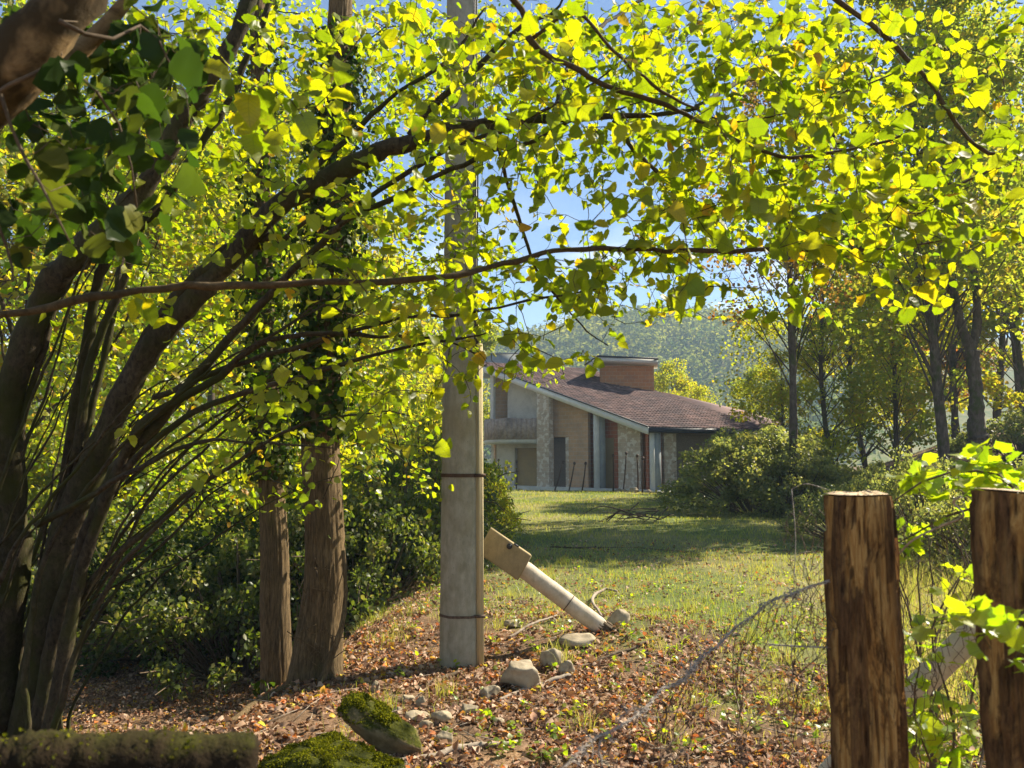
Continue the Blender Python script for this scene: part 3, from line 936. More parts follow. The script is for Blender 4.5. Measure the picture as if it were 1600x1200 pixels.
# curved balcony: slab and parapet follow an arc
bc = facade_pt(842, 0.1)
c_in = facade_pt(800, -0.9)
mb = MB(); mb2 = MB()
arc = []
pL = facade_pt(757, -0.2); pR = facade_pt(838, 0.0)
for k in range(15):
    t = k/14
    p = pL + (pR-pL)*t + np.array((-0.25, -1.0))*1.9*math.sin(PI*t**0.75)*(1-0.35*t)
    arc.append(p)
arc = np.array(arc)
inner = np.array([facade_pt(838, -0.85), facade_pt(757, -0.85)])
zs0 = zat(800, 693, 0.6); zs1 = zat(800, 684, 0.6); zp = zat(800, 654, 0.6)
poly = np.vstack([arc, inner])
V, Fq = prism_vf(poly, zs0, zs1); mb.add(V, Fq)
bal = mb.build('balcony', M['white_conc'], house, False)
T_ = np.gradient(arc, axis=0); T_ /= np.linalg.norm(T_, axis=1, keepdims=True)
Nn_ = np.stack([T_[:, 1], -T_[:, 0]], 1)
o1 = arc + Nn_*0.02; o2 = arc - Nn_*0.12
for k in range(14):
    a_, b_, c_, e_ = o1[k], o1[k+1], o2[k+1], o2[k]
    V, Fq = prism_vf([a_, b_, c_, e_], zs1-0.12, zp+0.02*math.sin(k)); mb2.add(V, Fq)
mb2.build('parapet', M['balcony'], bal, False)

# ------------------------------------------------------------------ wooden / rusty stakes leaning in front of the house
stk = [(779, 768, 719, 0), (807, 768, 722, 1), (873, 766, 722, 14), (893, 768, 724, 9), (912, 766, 724, 6), (958, 764, 712, 0), (976, 760, 708, 5), (996, 764, 712, -1), (1004, 764, 716, 1), (1068, 762, 712, 2)]
stl = ['thin upright stake before the pale ground floor wall of the house', 'thin stake standing before the boarded garage opening',
       'dark stake leaning right before the open doorway of the house', 'rusty stake leaning by the right jamb of the doorway', 'rusty stake leaning before the pink block panel',
       'straight stake before the boarded door of the house', 'black stake with bulbous top before the mortar smeared wall', 'left stake of the close pair by the orange recess',
       'right stake of the close pair by the orange recess', 'stake standing under the eave beside the big bush']
for (px, y0, y1, dx), lb in zip(stk, stl):
    Yd = facade_pt(px, 1.6)[1]
    b0 = at(px-dx*0.5, y0, Yd); zg = hz(b0[0], Yd); t_ = at(px+dx*0.5, y1, Yd-0.3)
    b0 = np.array((b0[0], Yd, zg-0.05))
    e = empty('stake', b0, lb, 'stake', 'stakes leaning in front of the house')
    V, Fq, uv = tube(spline([b0, b0*0.5+t_*0.5+(0.02, 0, 0), t_], 6), [0.045, 0.045, 0.042, 0.04, 0.038, 0.03], 6, True, 0.06)
    mb = MB(); mb.add(V, Fq, 0.5, uv); mb.build('shaft', M['band'], e)
    V, Fq, uv = tube([t_-(0, 0, 0.10), t_-(0, 0, 0.02), t_+(0, 0, 0.05), t_+(0, 0, 0.09)], [0.04, 0.085, 0.075, 0.03], 6)
    mb = MB(); mb.add(V, Fq, 0.5, uv); mb.build('head', M['band'], e)

# ------------------------------------------------------------------ concrete utility pole
pb = ground(719, 1047); PY = pb[1]
pole = empty('utility_pole', (pb[0], pb[1], pb[2]-0.3), 'tall tapering concrete utility pole with beige cable duct strapped to its side', 'utility pole')
def oct_ring(cx, cy, z, wx, wy, ch):
    a, b = wx/2, wy/2
    p = [(-a+ch, -b), (a-ch*0.55, -b), (a, -b+ch*0.55), (a, b-ch), (a-ch, b), (-a+ch, b), (-a, b-ch), (-a, -b+ch)]
    return [(cx+x, cy+y, z) for x, y in p]
mb = MB(); zs_ = np.linspace(pb[2]-0.3, pb[2]+8.5, 24)
pw0 = 57*PY/F; rings = []
pcx = at(714, 1047, PY)[0]
for z in zs_:
    k = (z-pb[2])/8.5
    rings += oct_ring(pcx-0.01*k, PY+0.15, z, pw0*(1-0.22*k), pw0*(1-0.22*k), 0.085*(1-0.2*k))
n = len(zs_); V = np.array(rings); i = np.arange(n-1)[:, None]*8; j = np.arange(8)[None]; j2 = (j+1) % 8
Q = np.stack([i+j, i+j2, i+8+j2, i+8+j], -1).reshape(-1, 4)
mb.add(V, [Q, (np.arange(8)+(n-1)*8)[None]])
mb.build('shaft', M['pole'], pole, False)
# duct
zt_ = at(733, 535, PY)[2]
mb = MB()
xr0 = pcx+pw0/2
for (x0, x1, y0, y1) in ((0.0, 0.055, -0.02, 0.05), (0.016, 0.036, -0.028, -0.02)):
    c = np.array((xr0+(x0+x1)/2-0.006, PY+0.08+(y0+y1)/2, (pb[2]-0.15+zt_)/2))
    top = np.array((-0.022, 0, zt_-pb[2]+0.15))/2
    mb.add(*box_vf(c+(0.011-0.011, 0, 0), ((x1-x0)/2, 0, 0), (0, (y1-y0)/2, 0), top))
mb.build('cable_duct', M['conduit'], pole, False)
mb = MB(); zz = np.linspace(zt_-0.05, pb[2]+8.2, 20)
for q in range(3):
    P = np.column_stack([xr0-0.012-0.012*(zz-pb[2])/1.0*0.5+q*0.014+0.004*np.sin(zz*3+q), np.full(20, PY+0.05+0.01*q), zz])
    P[:, 0] = np.minimum(P[:, 0], xr0+q*0.014)
    V, Fq, uv = tube(P, 0.007, 6); mb.add(V, Fq, 0.5, uv)
mb.build('cable', M['cable'], pole)
for py, hh, m_ in ((743, 0.014, 'band'), (965, 0.010, 'rust')):
    z = at(714, py, PY)[2]; k = (z-pb[2])/8.5; wz = pw0*(1-0.22*k)+0.012
    r = oct_ring(pcx-0.01*k, PY+0.15, z-hh, wz, wz, 0.088)+oct_ring(pcx-0.01*k, PY+0.15, z+hh, wz, wz, 0.088)
    mb = MB(); j = np.arange(8); j2 = (j+1) % 8
    mb.add(r, [np.stack([j, j2, j2+8, j+8], 1)])
    x1 = pcx+wz/2
    mb.add(*box_vf((x1+0.018, PY+0.04, z), (0.05, 0, 0), (0, 0.006, 0), (0, 0, hh)))
    mb.build('strap', M[m_], pole, False)

# ------------------------------------------------------------------ fallen post with meter cabinet
gb = ground(938, 985)
b0 = np.array((gb[0], gb[1], gb[2]+0.03)); 
top = at(770, 853, PY+0.42)
fp = empty('fallen_post', b0, 'pale round post toppled against the concrete pole, its broken foot on the grass', 'post')
P = spline([b0+(b0-top)*0.03, b0*0.66+top*0.34, b0*0.33+top*0.67, top], 40)
rad = np.full(40, 0.074); rad[:3] = (0.055, 0.07, 0.076)
V, Fq, uv = tube(P, rad, 20, True, 0.015)
mb = MB(); mb.add(V, Fq, 0.5, uv); mb.build('shaft', M['tube'], fp)
ax = unit((top-b0)[None])[0]
mb = MB()
for q in range(14):
    a = rng.uniform(0, 2*PI); nrm = unit(np.cross(ax, rng.normal(size=3))[None])[0]
    o_ = b0 - ax*0.02 + nrm*0.055
    P = np.array([o_+ax*0.07, o_-ax*rng.uniform(0.02, 0.06)+nrm*0.015, o_-ax*rng.uniform(0.08, 0.15)+nrm*rng.uniform(0, 0.06)])
    V, Fq, uv = tube(P, [0.02, 0.016, 0.004], 5); mb.add(V, Fq, 0.5, uv)
mb.build('splintered_foot', M['twig'], fp)
mb = MB()
cz = b0*0.70+top*0.30
side = unit(np.cross(ax, (0, -1, 0))[None])[0]
a_ = np.linspace(0, 2*PI, 16); up_ = np.cross(side, ax)
P = cz + 0.078*(np.cos(a_)[:, None]*side+np.sin(a_)[:, None]*up_) + ax*(0.03*np.sin(a_))[:, None]
V, Fq, uv = tube(P, 0.004, 5, False); mb.add(V, Fq, 0.5, uv); mb.build('wire_loop', M['band'], fp)
# cabinet
corners = [at(x, y, PY+0.30) for x, y in ((766, 826), (831, 868), (808, 906), (747, 862))]
cc = sum(corners)/4
axu = (corners[1]-corners[0]+corners[2]-corners[3])/4; axv = (corners[0]-corners[3]+corners[1]-corners[2])/4
nn = unit(np.cross(axu, axv)[None])[0]
if nn[1] > 0: nn = -nn
cab = empty('meter_cabinet', cc, 'tilted rusty beige meter cabinet with round black lock leaning on the concrete pole', 'cabinet')
def bevel_box(c, x, y, z, r=0.06):
    """box with chamfered rim on the +z face"""
    V = []
    for (kx, ky, kz) in ((1, 1, -1), (1, 1, 1-r*2), (1-r*0.35, 1-r*0.6, 1)):
        for sx_, sy_ in ((-1, -1), (1, -1), (1, 1), (-1, 1)):
            V.append(c + x*sx_*kx + y*sy_*ky + z*kz)
    Q = []
    for l in range(2):
        for q in range(4): Q.append((l*4+q, l*4+(q+1) % 4, (l+1)*4+(q+1) % 4, (l+1)*4+q))
    Q += [(3, 2, 1, 0), (8, 9, 10, 11)]
    return np.array(V), [np.array(Q)]
mb = MB(); mb.add(*bevel_box(cc-nn*0.055, axu, axv, nn*0.055)); mb.build('case', M['box'], cab, False)
mb = MB(); mb.add(*bevel_box(cc+nn*0.012, axu*1.02, axv*1.03, nn*0.010, 0.2)); mb.build('lid', M['box'], cab, False)
lk = cc + nn*0.024 + (at(796, 853, PY+0.30)-cc)
mb = MB()
for r0_, r1_, d0 in ((0.024, 0.022, 0.0), (0.013, 0.011, 0.008)):
    V, Fq, uv = tube([lk+nn*d0, lk+nn*(d0+0.010)], [r0_, r1_], 18); mb.add(V, Fq, 0.5, uv)
mb.build('lock', M['lock'], cab, False)
mb = MB()
hc = cc+axv*1.03+axu*0.25+nn*0.015
V, Fq, uv = tube([hc-axu*0.12, hc+axu*0.12], 0.008, 8); mb.add(V, Fq, 0.5, uv)
mb.build('hinge', M['lock'], cab)

# ------------------------------------------------------------------ stones
def stone(px, py, wpx, hpx, label, mat='rock', cat='stone', tilt=0.0, depth=None, sink=0.28, seed=0, name='stone', sq=0.75, group=None, boxy=1):
    g = ground(px, py+hpx*0.45)
    if depth: g = np.array((at(px, py, depth)[0], depth, hz(at(px, py, depth)[0], depth)))
    wx = wpx*g[1]/F/2; hz_ = hpx*g[1]/F/2
    r = np.random.default_rng(seed+100)
    nu, nv = 40, 24
    u = np.linspace(0, 2*PI, nu, endpoint=False); v = np.linspace(-PI/2, PI/2, nv)
    X = np.cos(v)[:, None]*np.cos(u)[None]; Y = np.cos(v)[:, None]*np.sin(u)[None]; Z = np.sin(v)[:, None]*np.ones(nu)[None]
    P = np.stack([X, Y, Z], -1).reshape(-1, 3)
    if boxy != 1: P = np.sign(P)*np.abs(P)**boxy
    # flatten by random planes for facets
    for q in range(11):
        d = unit(r.normal(size=(1, 3)))[0]; lim = r.uniform(0.50, 0.85)
        k = P@d; P = P - np.where(k > lim, (k-lim)*0.95, 0)[:, None]*d
    off = np.array([mnoise.noise(Vector(p*2.2)+Vector((seed*7.1, 0, 0)))*0.15+mnoise.noise(Vector(p*6)+Vector((seed*3.1, 0, 0)))*0.05+mnoise.noise(Vector(p*17)+Vector((seed*3.1, 0, 0)))*0.02 for p in P])
    P = P*(1+off[:, None])
    P = P*np.array((wx, wx*sq, hz_))
    c, s_ = math.cos(tilt), math.sin(tilt)
    P = np.column_stack([P[:, 0]*c+P[:, 2]*s_, P[:, 1], -P[:, 0]*s_+P[:, 2]*c])
    c0 = np.array((g[0], g[1]+wx*0.3, g[2]+hz_*(1-sink*2)))
    if tilt: c0[2] = g[2]+(abs(math.sin(tilt))*wx+hz_*c)*(1-sink*2)
    i = np.arange(nv-1)[:, None]*nu; j = np.arange(nu)[None]; j2 = (j+1) % nu
    Q = np.stack([i+j, i+j2, i+nu+j2, i+nu+j], -1).reshape(-1, 4)
    mb = MB(); mb.add(P+c0, [Q])
    o = mb.build(name, M[mat], None, True, c0)
    tag(o, label, cat, group)
    return o, c0, P+c0
st_g = 'loose stones on the leaf litter'
SL = [(812, 1053, 92, 52, 'largest grey boulder lying in front of the concrete pole', 0.35),
      (860, 1024, 40, 42, 'upright brown stone behind the largest boulder', 0.1),
      (888, 1043, 30, 26, 'small pointed stone touching right end of largest boulder', 0.0),
      (764, 1082, 36, 26, 'dark stone tucked under left end of the largest boulder', 0.1),
      (909, 998, 66, 26, 'flat pale stone below the broken foot of the fallen post', 0.0),
      (968, 962, 44, 34, 'rough stone beside the broken foot of the fallen post', 0.0),
      (804, 972, 34, 22, 'yellowish stone in the hollow under the fallen post', 0.0),
      (733, 1108, 38, 22, 'smooth rounded cream stone in the row of pebbles, rightmost', 0.0),
      (690, 1119, 38, 26, 'rounded stone in the middle of the pebble row left of the cream one', 0.1),
      (658, 1096, 20, 26, 'upright pale pebble behind the pebble row', 0.0),
      (636, 1092, 26, 16, 'shaded pebble left of the upright pale pebble', 0.0),
      (621, 1110, 22, 16, 'small round pebble just behind the mossy slab', 0.0),
      (650, 1118, 40, 18, 'flat grey pebble between mossy slab and rounded stone', 0.0),
      (694, 1152, 30, 28, 'knobbly buff stone right of the mossy slab', 0.0),
      (778, 1127, 26, 16, 'half buried pebble far right of the pebble row', 0.0),
      (664, 1133, 26, 16, 'small pebble against the right side of the mossy slab', 0.0),
      (712, 1092, 16, 10, 'tiny pebble beneath the foot of the concrete pole', 0.0),
      (945, 1196, 26, 14, 'lone pale pebble at the bottom edge among orange leaves', 0.0),
      (586, 1072, 14, 22, 'brown pointed stub of stone standing in the litter right of the big trunk', 0.0)]
for k, (x, y, a, b, lb, tl) in enumerate(SL):
    stone(x, y, a, b, lb, tilt=-tl, seed=k, group=st_g if k > 6 else None)
# mossy slab
o, c0, Pm = stone(606, 1162, 168, 60, 'thick mossy slab of stone slanting down to the right beside the pebbles', 'mossy_rock', 'stone', tilt=0.62, seed=31, sink=0.26, name='mossy_slab', sq=0.42, boxy=0.62)
o2, c2, Pm2 = stone(500, 1200, 200, 95, 'rounded green moss covered mound at the bottom edge', 'moss_mound', 'moss mound', seed=33, sink=0.2, name='moss_mound', sq=0.8)
o3, c3, Pm3 = stone(575, 1206, 150, 34, 'low bright moss cushion between the moss mound and the mossy slab', 'moss_mound', 'moss mound', seed=36, sink=0.2, name='moss_cushion', sq=0.7)
def moss_on(o, P, c0, nm, n=9000, zmin=0.15, s=(0.008, 0.02)):
    r = P-c0; zc = r[:, 2]/np.abs(r[:, 2]).max()
    ok = np.where(zc > zmin)[0]
    i = rng.choice(ok, n); nu = 40
    i2 = np.clip(i+nu, 0, len(P)-1); i3 = (i//nu)*nu+(i % nu+1) % nu; i4 = np.clip(i3+nu, 0, len(P)-1)
    fa, fb = rng.random((n, 1)), rng.random((n, 1))
    p = (P[i]*(1-fa)+P[i2]*fa)*(1-fb)+(P[i3]*(1-fa)+P[i4]*fa)*fb + rng.normal(size=(n, 3))*0.004
    cl_ = np.array([mnoise.noise(Vector(q*14)) for q in p]); kp = cl_+rng.normal(size=n)*0.12 > -0.12
    p = p[kp]+np.array((0, 0, 1))*np.maximum(cl_[kp], 0)[:, None]*0.03; i = i[kp]; n = len(p)
    d = unit(unit(r[i])*0.7+rng.normal(size=(n, 3))*0.5+(0, 0, 0.5))
    mb = cloud([CARD], p-c0, d, rng.normal(size=(n, 3)), rng.uniform(*s, n), rng.random(n))
    m_ = link('moss', mb.mesh('moss', M['moss_tuft']), o); m_['kind'] = 'stuff'
moss_on(o, Pm, c0, 'moss', 12000, 0.35, (0.005, 0.012)); moss_on(o2, Pm2, c2, 'moss', 26000, -0.3, (0.005, 0.012)); moss_on(o3, Pm3, c3, 'moss', 16000, -0.3, (0.005, 0.012))
# pale rocks at the foot of the house
for k, (x, y, a, lb) in enumerate(((813, 770, 9, 'small white rock before the ground floor wall of the house'), (990, 769, 17, 'largest white rock in front of the smeared wall'), (1012, 768, 14, 'white rock before the orange recess'), (966, 768, 12, 'grey rock left of the largest white rock'), (975, 767, 11, 'dark rock squeezed beside the largest white rock'))):
    Yd = facade_pt(x, 2.0)[1]
    stone(x, y, a, a*0.7, lb, 'rock', 'rock', depth=Yd, seed=60+k, name='rock', group='rocks at the foot of the house')

# ------------------------------------------------------------------ fence posts
def fence_post(pxl, pxr, pytop, Y, label, seed, tilt_top, strip=None):
    c = at((pxl+pxr)/2, pytop+6, Y); r = (pxr-pxl)/2*Y/F
    zb = hz(c[0], Y)-0.2
    nr, ns = 150, 120
    zz = np.linspace(zb, c[2], nr)
    a = np.linspace(0, 2*PI, ns, endpoint=False)
    V = np.zeros((nr, ns, 3)); rd = np.zeros((nr, ns))
    for i_, z in enumerate(zz):
        k = (c[2]-z)
        for j_, t in enumerate(a):
            ca, sa = math.cos(t), math.sin(t)
            q = Vector((ca*1.2+seed, sa*1.2, z*0.9)); n1 = mnoise.noise(q)
            n2 = mnoise.noise(Vector((ca*9+seed, sa*9, z*2.0)))
            n3 = mnoise.noise(Vector((ca*22, sa*22+seed, z*5.5)))
            n4 = mnoise.noise(Vector((ca*2.4+seed*2, sa*2.4, z*1.5+5)))
            rr = r*(0.94+0.04*n1+0.03*k)
            crack = -0.022*max(0, 1-abs(n2)*14) if abs(n2) < 0.07 else 0
            bk = 1.0 if n4+0.25*n3 > 0.02 else 0.0      # bark left on
            if strip is not None:
                dd = abs((t-strip+PI) % (2*PI)-PI)
                if dd < 0.42+0.25*n3: bk = 0.0
            rr += bk*(0.008+0.008*n3) + 0.003*n3 + crack*0.6
            if i_ > nr-4: rr *= 1-0.012*(i_-(nr-4))
            V[i_, j_] = (c[0]+rr*ca, Y+rr*sa, z + (tilt_top*(rr*ca) - 0.10*0*rr*sa if i_ > nr-3 else 0))
            rd[i_, j_] = min(1, bk*(0.75+0.5*n3) + (0.8 if crack < -0.004 else 0))
    e = empty('fence_post', (c[0], Y, zb), label, 'post', 'round wooden posts of the wire fence')
    i = np.arange(nr-1)[:, None]*ns; j = np.arange(ns)[None]; j2 = (j+1) % ns
    Q = np.stack([i+j, i+j2, i+ns+j2, i+ns+j], -1).reshape(-1, 4)
    mb = MB(); mb.add(V.reshape(-1, 3), [Q], rd.ravel()); mb.build('stem', M['post'], e)
    # sawn top
    mb = MB(); ring = V[-1]; cen = ring.mean(0)
    VV = [cen+(0, 0, 0.004)]; F3 = []; F4 = []
    for f in (0.33, 0.66, 0.985):
        rg = cen+(ring-cen)*f; rg[:, 2] += 0.003*rng.normal(size=ns)*(f < 0.9) + 0.004
        VV += list(rg)
    for q in range(ns):
        q2 = (q+1) % ns; F3.append((0, 1+q, 1+q2))
        for l in range(2): F4.append((1+l*ns+q, 1+(l+1)*ns+q, 1+(l+1)*ns+q2, 1+l*ns+q2))
    mb.add(np.array(VV), [np.array(F3), np.array(F4)]); mb.build('sawn_top', M['cut'], e, True, (c[0], Y, c[2]))
    return e, c, r
fp1, fc1, fr1 = fence_post(1293, 1388, 768, 1.9, 'round weathered fence post with peeled pale streak and flat sawn top', 3.3, 0.02, strip=-1.45)
fp2, fc2, fr2 = fence_post(1530, 1656, 766, 1.62, 'darker split fence post at the right edge of the picture', 8.7, -0.10)

# ------------------------------------------------------------------ white pole leaning behind the posts
w0_ = at(1395, 1112, 2.7); w1_ = at(1545, 965, 2.45)
d_ = w1_-w0_
wb = w0_-d_*1.25; wt = w1_+d_*0.25
kz = (w0_[2]-hz(w0_[0], 3.0))/d_[2]
wb = w0_-d_*min(kz, 3.0)
wp = empty('leaning_rail', wb, 'thick pale grey rail slanting up to the right behind the two fence posts', 'rail')
V, Fq, uv = tube(spline([wb, w0_, w1_, wt], 30), 0.041, 16, True, 0.01)
mb = MB(); mb.add(V, Fq, 0.5, uv); mb.build('shaft', M['tube'], wp)
V, Fq, uv = tube([wt-d_*0.02, wt+d_*0.03], [0.046, 0.044], 16)
mb = MB(); mb.add(V, Fq, 0.5, uv); mb.build('collar', M['wire'], wp)

# ------------------------------------------------------------------ the slack wire fence
wf = empty('wire_fence', (fc1[0]-0.3, 1.9, hz(fc1[0]-0.3, 1.9)), 'slack rusty wire netting hanging from a twisted grey wire left of the sawn post', 'wire fence')
topw = [(1296, 908, 1.86), (1262, 918, 1.84), (1235, 930, 1.82), (1205, 938, 1.80), (1178, 962, 1.78), (1150, 980, 1.76), (1118, 1012, 1.74), (1095, 1028, 1.72), (1068, 1062, 1.68), (1035, 1078, 1.65), (1008, 1108, 1.6), (965, 1138, 1.5), (925, 1158, 1.45), (880, 1200, 1.38), (800, 1265, 1.3)]
TW = np.array([at(*p) for p in topw])
tw = spline(TW, 160)
T_, N2, B2 = frames(tw)
sarc = np.concatenate([[0], np.cumsum(np.linalg.norm(np.diff(tw, axis=0), axis=1))])
for q in range(3):
    ph = sarc*150+q*2*PI/3
    P = tw + 0.0026*(np.cos(ph)[:, None]*N2+np.sin(ph)[:, None]*B2) + 0.003*rng.normal(size=(160, 3))*0.3
    V, Fq, uv = tube(P, np.interp(np.arange(160), [0, 95, 159], [0.0013, 0.0013, 0.0006]), 6); mb = MB(); mb.add(V, Fq, 0.5, uv); mb.build('twisted_strand', M['wire'], wf)
# knots and curls along it
mb = MB()
for q in range(90):
    s_ = rng.uniform(0.05, sarc[-1]); p = np.array([np.interp(s_, sarc, tw[:, c]) for c in range(3)])
    m_ = rng.integers(5, 12)
    a_ = np.linspace(0, rng.uniform(3, 12), m_)
    rr_ = rng.uniform(0.004, 0.010)
    ax1, ax2 = unit(rng.normal(size=(2, 3)))
    P = p + rr_*(np.cos(a_)[:, None]*ax1+np.sin(a_)[:, None]*ax2) + np.linspace(0, 1, m_)[:, None]*rng.normal(size=3)*0.02
    V, Fq, uv = tube(P, 0.0010, 4); mb.add(V, Fq, 0.5, uv)
kn = mb.build('wire_knots', M['wire'], wf); kn['kind'] = 'stuff'
# netting: two families of crossing wires on a crumpled hanging sheet
def netting(topc, drop, nu, nv, amp, seed, wire=0.0011, lean=(0.0, 0.25)):
    r = np.random.default_rng(seed)
    mb = MB()
    def S_(u, v):
        c = np.array([np.interp(u, np.linspace(0, 1, len(topc)), topc[:, k]) for k in range(3)]).T
        dl = v*drop
        x = c[:, 0] + lean[0]*dl; y = c[:, 1] + lean[1]*dl; z = c[:, 2]-dl*0.95
        q = np.stack([u*7, v*5, np.full_like(u, seed)], 1)
        d = np.array([mnoise.noise_vector(Vector(a)) for a in q])
        d2 = np.array([mnoise.noise_vector(Vector(a*3.3)) for a in q])
        P = np.stack([x, y, z], 1) + d*amp*np.minimum(1, v*4)[:, None] + d2*amp*0.35*np.minimum(1, v*6)[:, None]
        return P
    for fam in (1, -1):
        for k in range(-nv, nu+nv):
            vv = np.linspace(0, 1, nv*2+1)
            uu = (k + fam*vv*nv*0.55 + (0.25*np.where(np.arange(len(vv)) % 2, 1, -1))*fam)/nu
            ok = (uu >= 0) & (uu <= 1)
            # split in runs with occasional gaps
            idx = np.where(ok)[0]
            if len(idx) < 4: continue
            a = 0
            u_, v_ = uu[idx], vv[idx]
            P = S_(u_, v_)
            L_ = len(P) if r.random() > 0.35 else int(len(P)*r.uniform(0.4, 1))
            if L_ < 3: continue
            V, Fq, uv = tube(P[:L_], wire, 3, False); mb.add(V, Fq, r.random(), uv)
    return mb
nt1 = netting(tw[::8][:19], 0.95, 22, 16, 0.11, 3).build('netting', M['rust'], wf); nt1['kind'] = 'stuff'
# straight lower wire and standing wire
V, Fq, uv = tube(spline([at(1200, 1007, 2.0), at(1250, 1010, 1.96), at(1300, 1012, 1.92)], 8), 0.0022, 6); mb = MB(); mb.add(V, Fq, 0.5, uv); mb.build('loose_wire', M['wire'], wf)
mb = MB()
V, Fq, uv = tube(spline([at(1237, 764, 2.25), at(1243, 840, 2.25), at(1240, 920, 2.22), at(1237, 1010, 2.2), at(1240, 1100, 2.18)], 30), 0.0012, 4); mb.add(V, Fq, 0.5, uv)
V, Fq, uv = tube(spline([at(1237, 764, 2.25), at(1260, 756, 2.2), at(1296, 766, 2.0)], 12), 0.0011, 4); mb.add(V, Fq, 0.5, uv)
V, Fq, uv = tube(spline([at(1245, 868, 2.25), at(1262, 862, 2.2), at(1283, 870, 2.1), at(1270, 890, 2.1), at(1248, 880, 2.2)], 20), 0.0009, 4); mb.add(V, Fq, 0.5, uv)
mb.build('loose_wire', M['wire'], wf)
# netting between the posts and behind
wf2 = empty('wire_fence', (fc1[0]+0.2, 2.1, hz(fc1[0]+0.2, 2.1)), 'fine rusty netting crumpled between the two fence posts among lime leaves', 'wire fence')
tc2 = np.array([at(*p) for p in ((1225, 800, 2.35), (1290, 795, 2.2), (1392, 790, 2.1), (1450, 800, 2.1), (1530, 812, 2.0), (1600, 815, 1.95))])
n2 = netting(spline(tc2, 20), 1.15, 22, 22, 0.07, 11, 0.0010, (0.0, 0.1)).build('netting', M['rust'], wf2); n2['kind'] = 'stuff'
mb = MB()
V, Fq, uv = tube(spline([at(1392, 880, 1.98), at(1425, 845, 1.95), at(1470, 822, 1.92), at(1505, 806, 1.85), at(1490, 785, 1.85), at(1500, 776, 1.8)], 60), 0.0028, 6, True, 0.12); mb.add(V, Fq, 0.5, uv)
mb.build('twisted_strand', M['wire'], wf2)

# ------------------------------------------------------------------ mossy log in the bottom left corner, on a post
l0 = at(-160, 1215, 1.0); l1 = at(402, 1196, 1.12)
lg = empty('mossy_log', (l0+l1)/2, 'dark moss covered rail log close to the lens in the bottom left corner', 'log')
P = spline([l0, (l0+l1)/2+(0, 0, 0.006), l1], 60)
R_l = 0.042*(1+0.06*np.sin(np.arange(60)*0.35)+0.03*rng.normal(size=60)); R_l[-3:] *= (0.96, 0.85, 0.6)
V, Fq, uv = tube(P, R_l, 24, True, 0.03); mb = MB(); mb.add(V, Fq, 0.5, uv); mb.build('trunk', M['mossy_log'], lg)
c_l = (l0+l1)/2
n = 700; t_ = rng.random(n); a_ = rng.normal(PI/2, 0.75, n)
T_, N3, B3 = frames(np.array([l0, (l0+l1)/2, l1]))
upv = unit(np.cross(np.cross(T_[1], (0, 0, 1)), T_[1])[None])[0]; sdv = np.cross(T_[1], upv)
nm_ = np.cos(a_)[:, None]*sdv + np.sin(a_)[:, None]*upv
p = P[np.minimum((t_*59).astype(int), 59)]+rng.normal(size=(n, 3))*0.004+nm_*0.042
keep = (np.sin(t_*19)+np.sin(t_*47+1) + rng.normal(size=n)*0.5) > -0.3
p, nm2 = p[keep], nm_[keep]
mb = cloud([CARD], p, unit(nm2+rng.normal(size=nm2.shape)*0.5), rng.normal(size=nm2.shape), rng.uniform(0.003, 0.006, len(p)), rng.random(len(p)))
m_ = mb.build('moss', M['moss_tuft'], lg); m_['kind'] = 'stuff'
lp = at(120, 1210, 1.08)
e = empty('log_post', (lp[0], lp[1]+0.02, hz(lp[0], lp[1])), 'short post carrying the mossy rail log', 'post')
V, Fq, uv = tube(spline([(lp[0], lp[1]+0.02, hz(lp[0], lp[1])-0.2), (lp[0], lp[1]+0.02, lp[2]/2), (lp[0], lp[1]+0.02, lp[2]-0.045)], 12), 0.05, 14, True, 0.03)
mb = MB(); mb.add(V, Fq, 0.5, uv); mb.build('stem', M['near_bark'], e)

# ------------------------------------------------------------------ big trees left of the pole
def fissured_trunk(mb, pts, r_of, seed, ns=96, nr=240, amp=0.014, flare=None):
    """pts polyline of centres (world), r_of(t) radius"""
    C = spline(pts, nr)
    T, N, B = frames(C)
    L = np.concatenate([[0], np.cumsum(np.linalg.norm(np.diff(C, axis=0), axis=1))])
    V = np.zeros((nr, ns, 3))
    for i_ in range(nr):
        t = i_/(nr-1); r = r_of(t)
        for j_ in range(ns):
            a = 2*PI*j_/ns; ca, sa = math.cos(a), math.sin(a)
            n1 = mnoise.noise(Vector((ca*7+seed, sa*7, L[i_]*2.2)))
            n2 = mnoise.noise(Vector((ca*14, sa*14+seed, L[i_]*4.0)))
            n3 = mnoise.noise(Vector((ca*1.1, sa*1.1+seed, L[i_]*0.8)))
            rid = (1-abs(n1)*2.2)*0.6 + (1-abs(n2)*2)*0.4
            rr = r*(1+0.08*n3) + amp*rid
            if flare is not None: rr += flare(t, a)
            V[i_, j_] = C[i_]+N[i_]*ca*rr+B[i_]*sa*rr
    i = np.arange(nr-1)[:, None]*ns; j = np.arange(ns)[None]; j2 = (j+1) % ns
    Q = np.stack([i+j, i+j2, i+ns+j2, i+ns+j], -1).reshape(-1, 4)
    mb.add(V.reshape(-1, 3), [Q]); return V
TD = 5.9
tb = at(497, 1082, TD); tzb = hz(tb[0], TD)
big = empty('tree', (tb[0], TD, tzb), 'large ivy topped tree with fissured brown trunk just left of the concrete pole', 'tree')
pts = [(tb[0], TD, min(tb[2], tzb)-0.35), at(492, 1070, TD), at(500, 980, TD), at(508, 900, TD), at(507, 810, TD), at(501, 700, TD), at(505, 560, TD), at(515, 420, TD+0.05), at(525, 250, TD+0.1), at(530, 50, TD+0.2), at(545, -250, TD+0.3), at(560, -600, TD+0.4)]
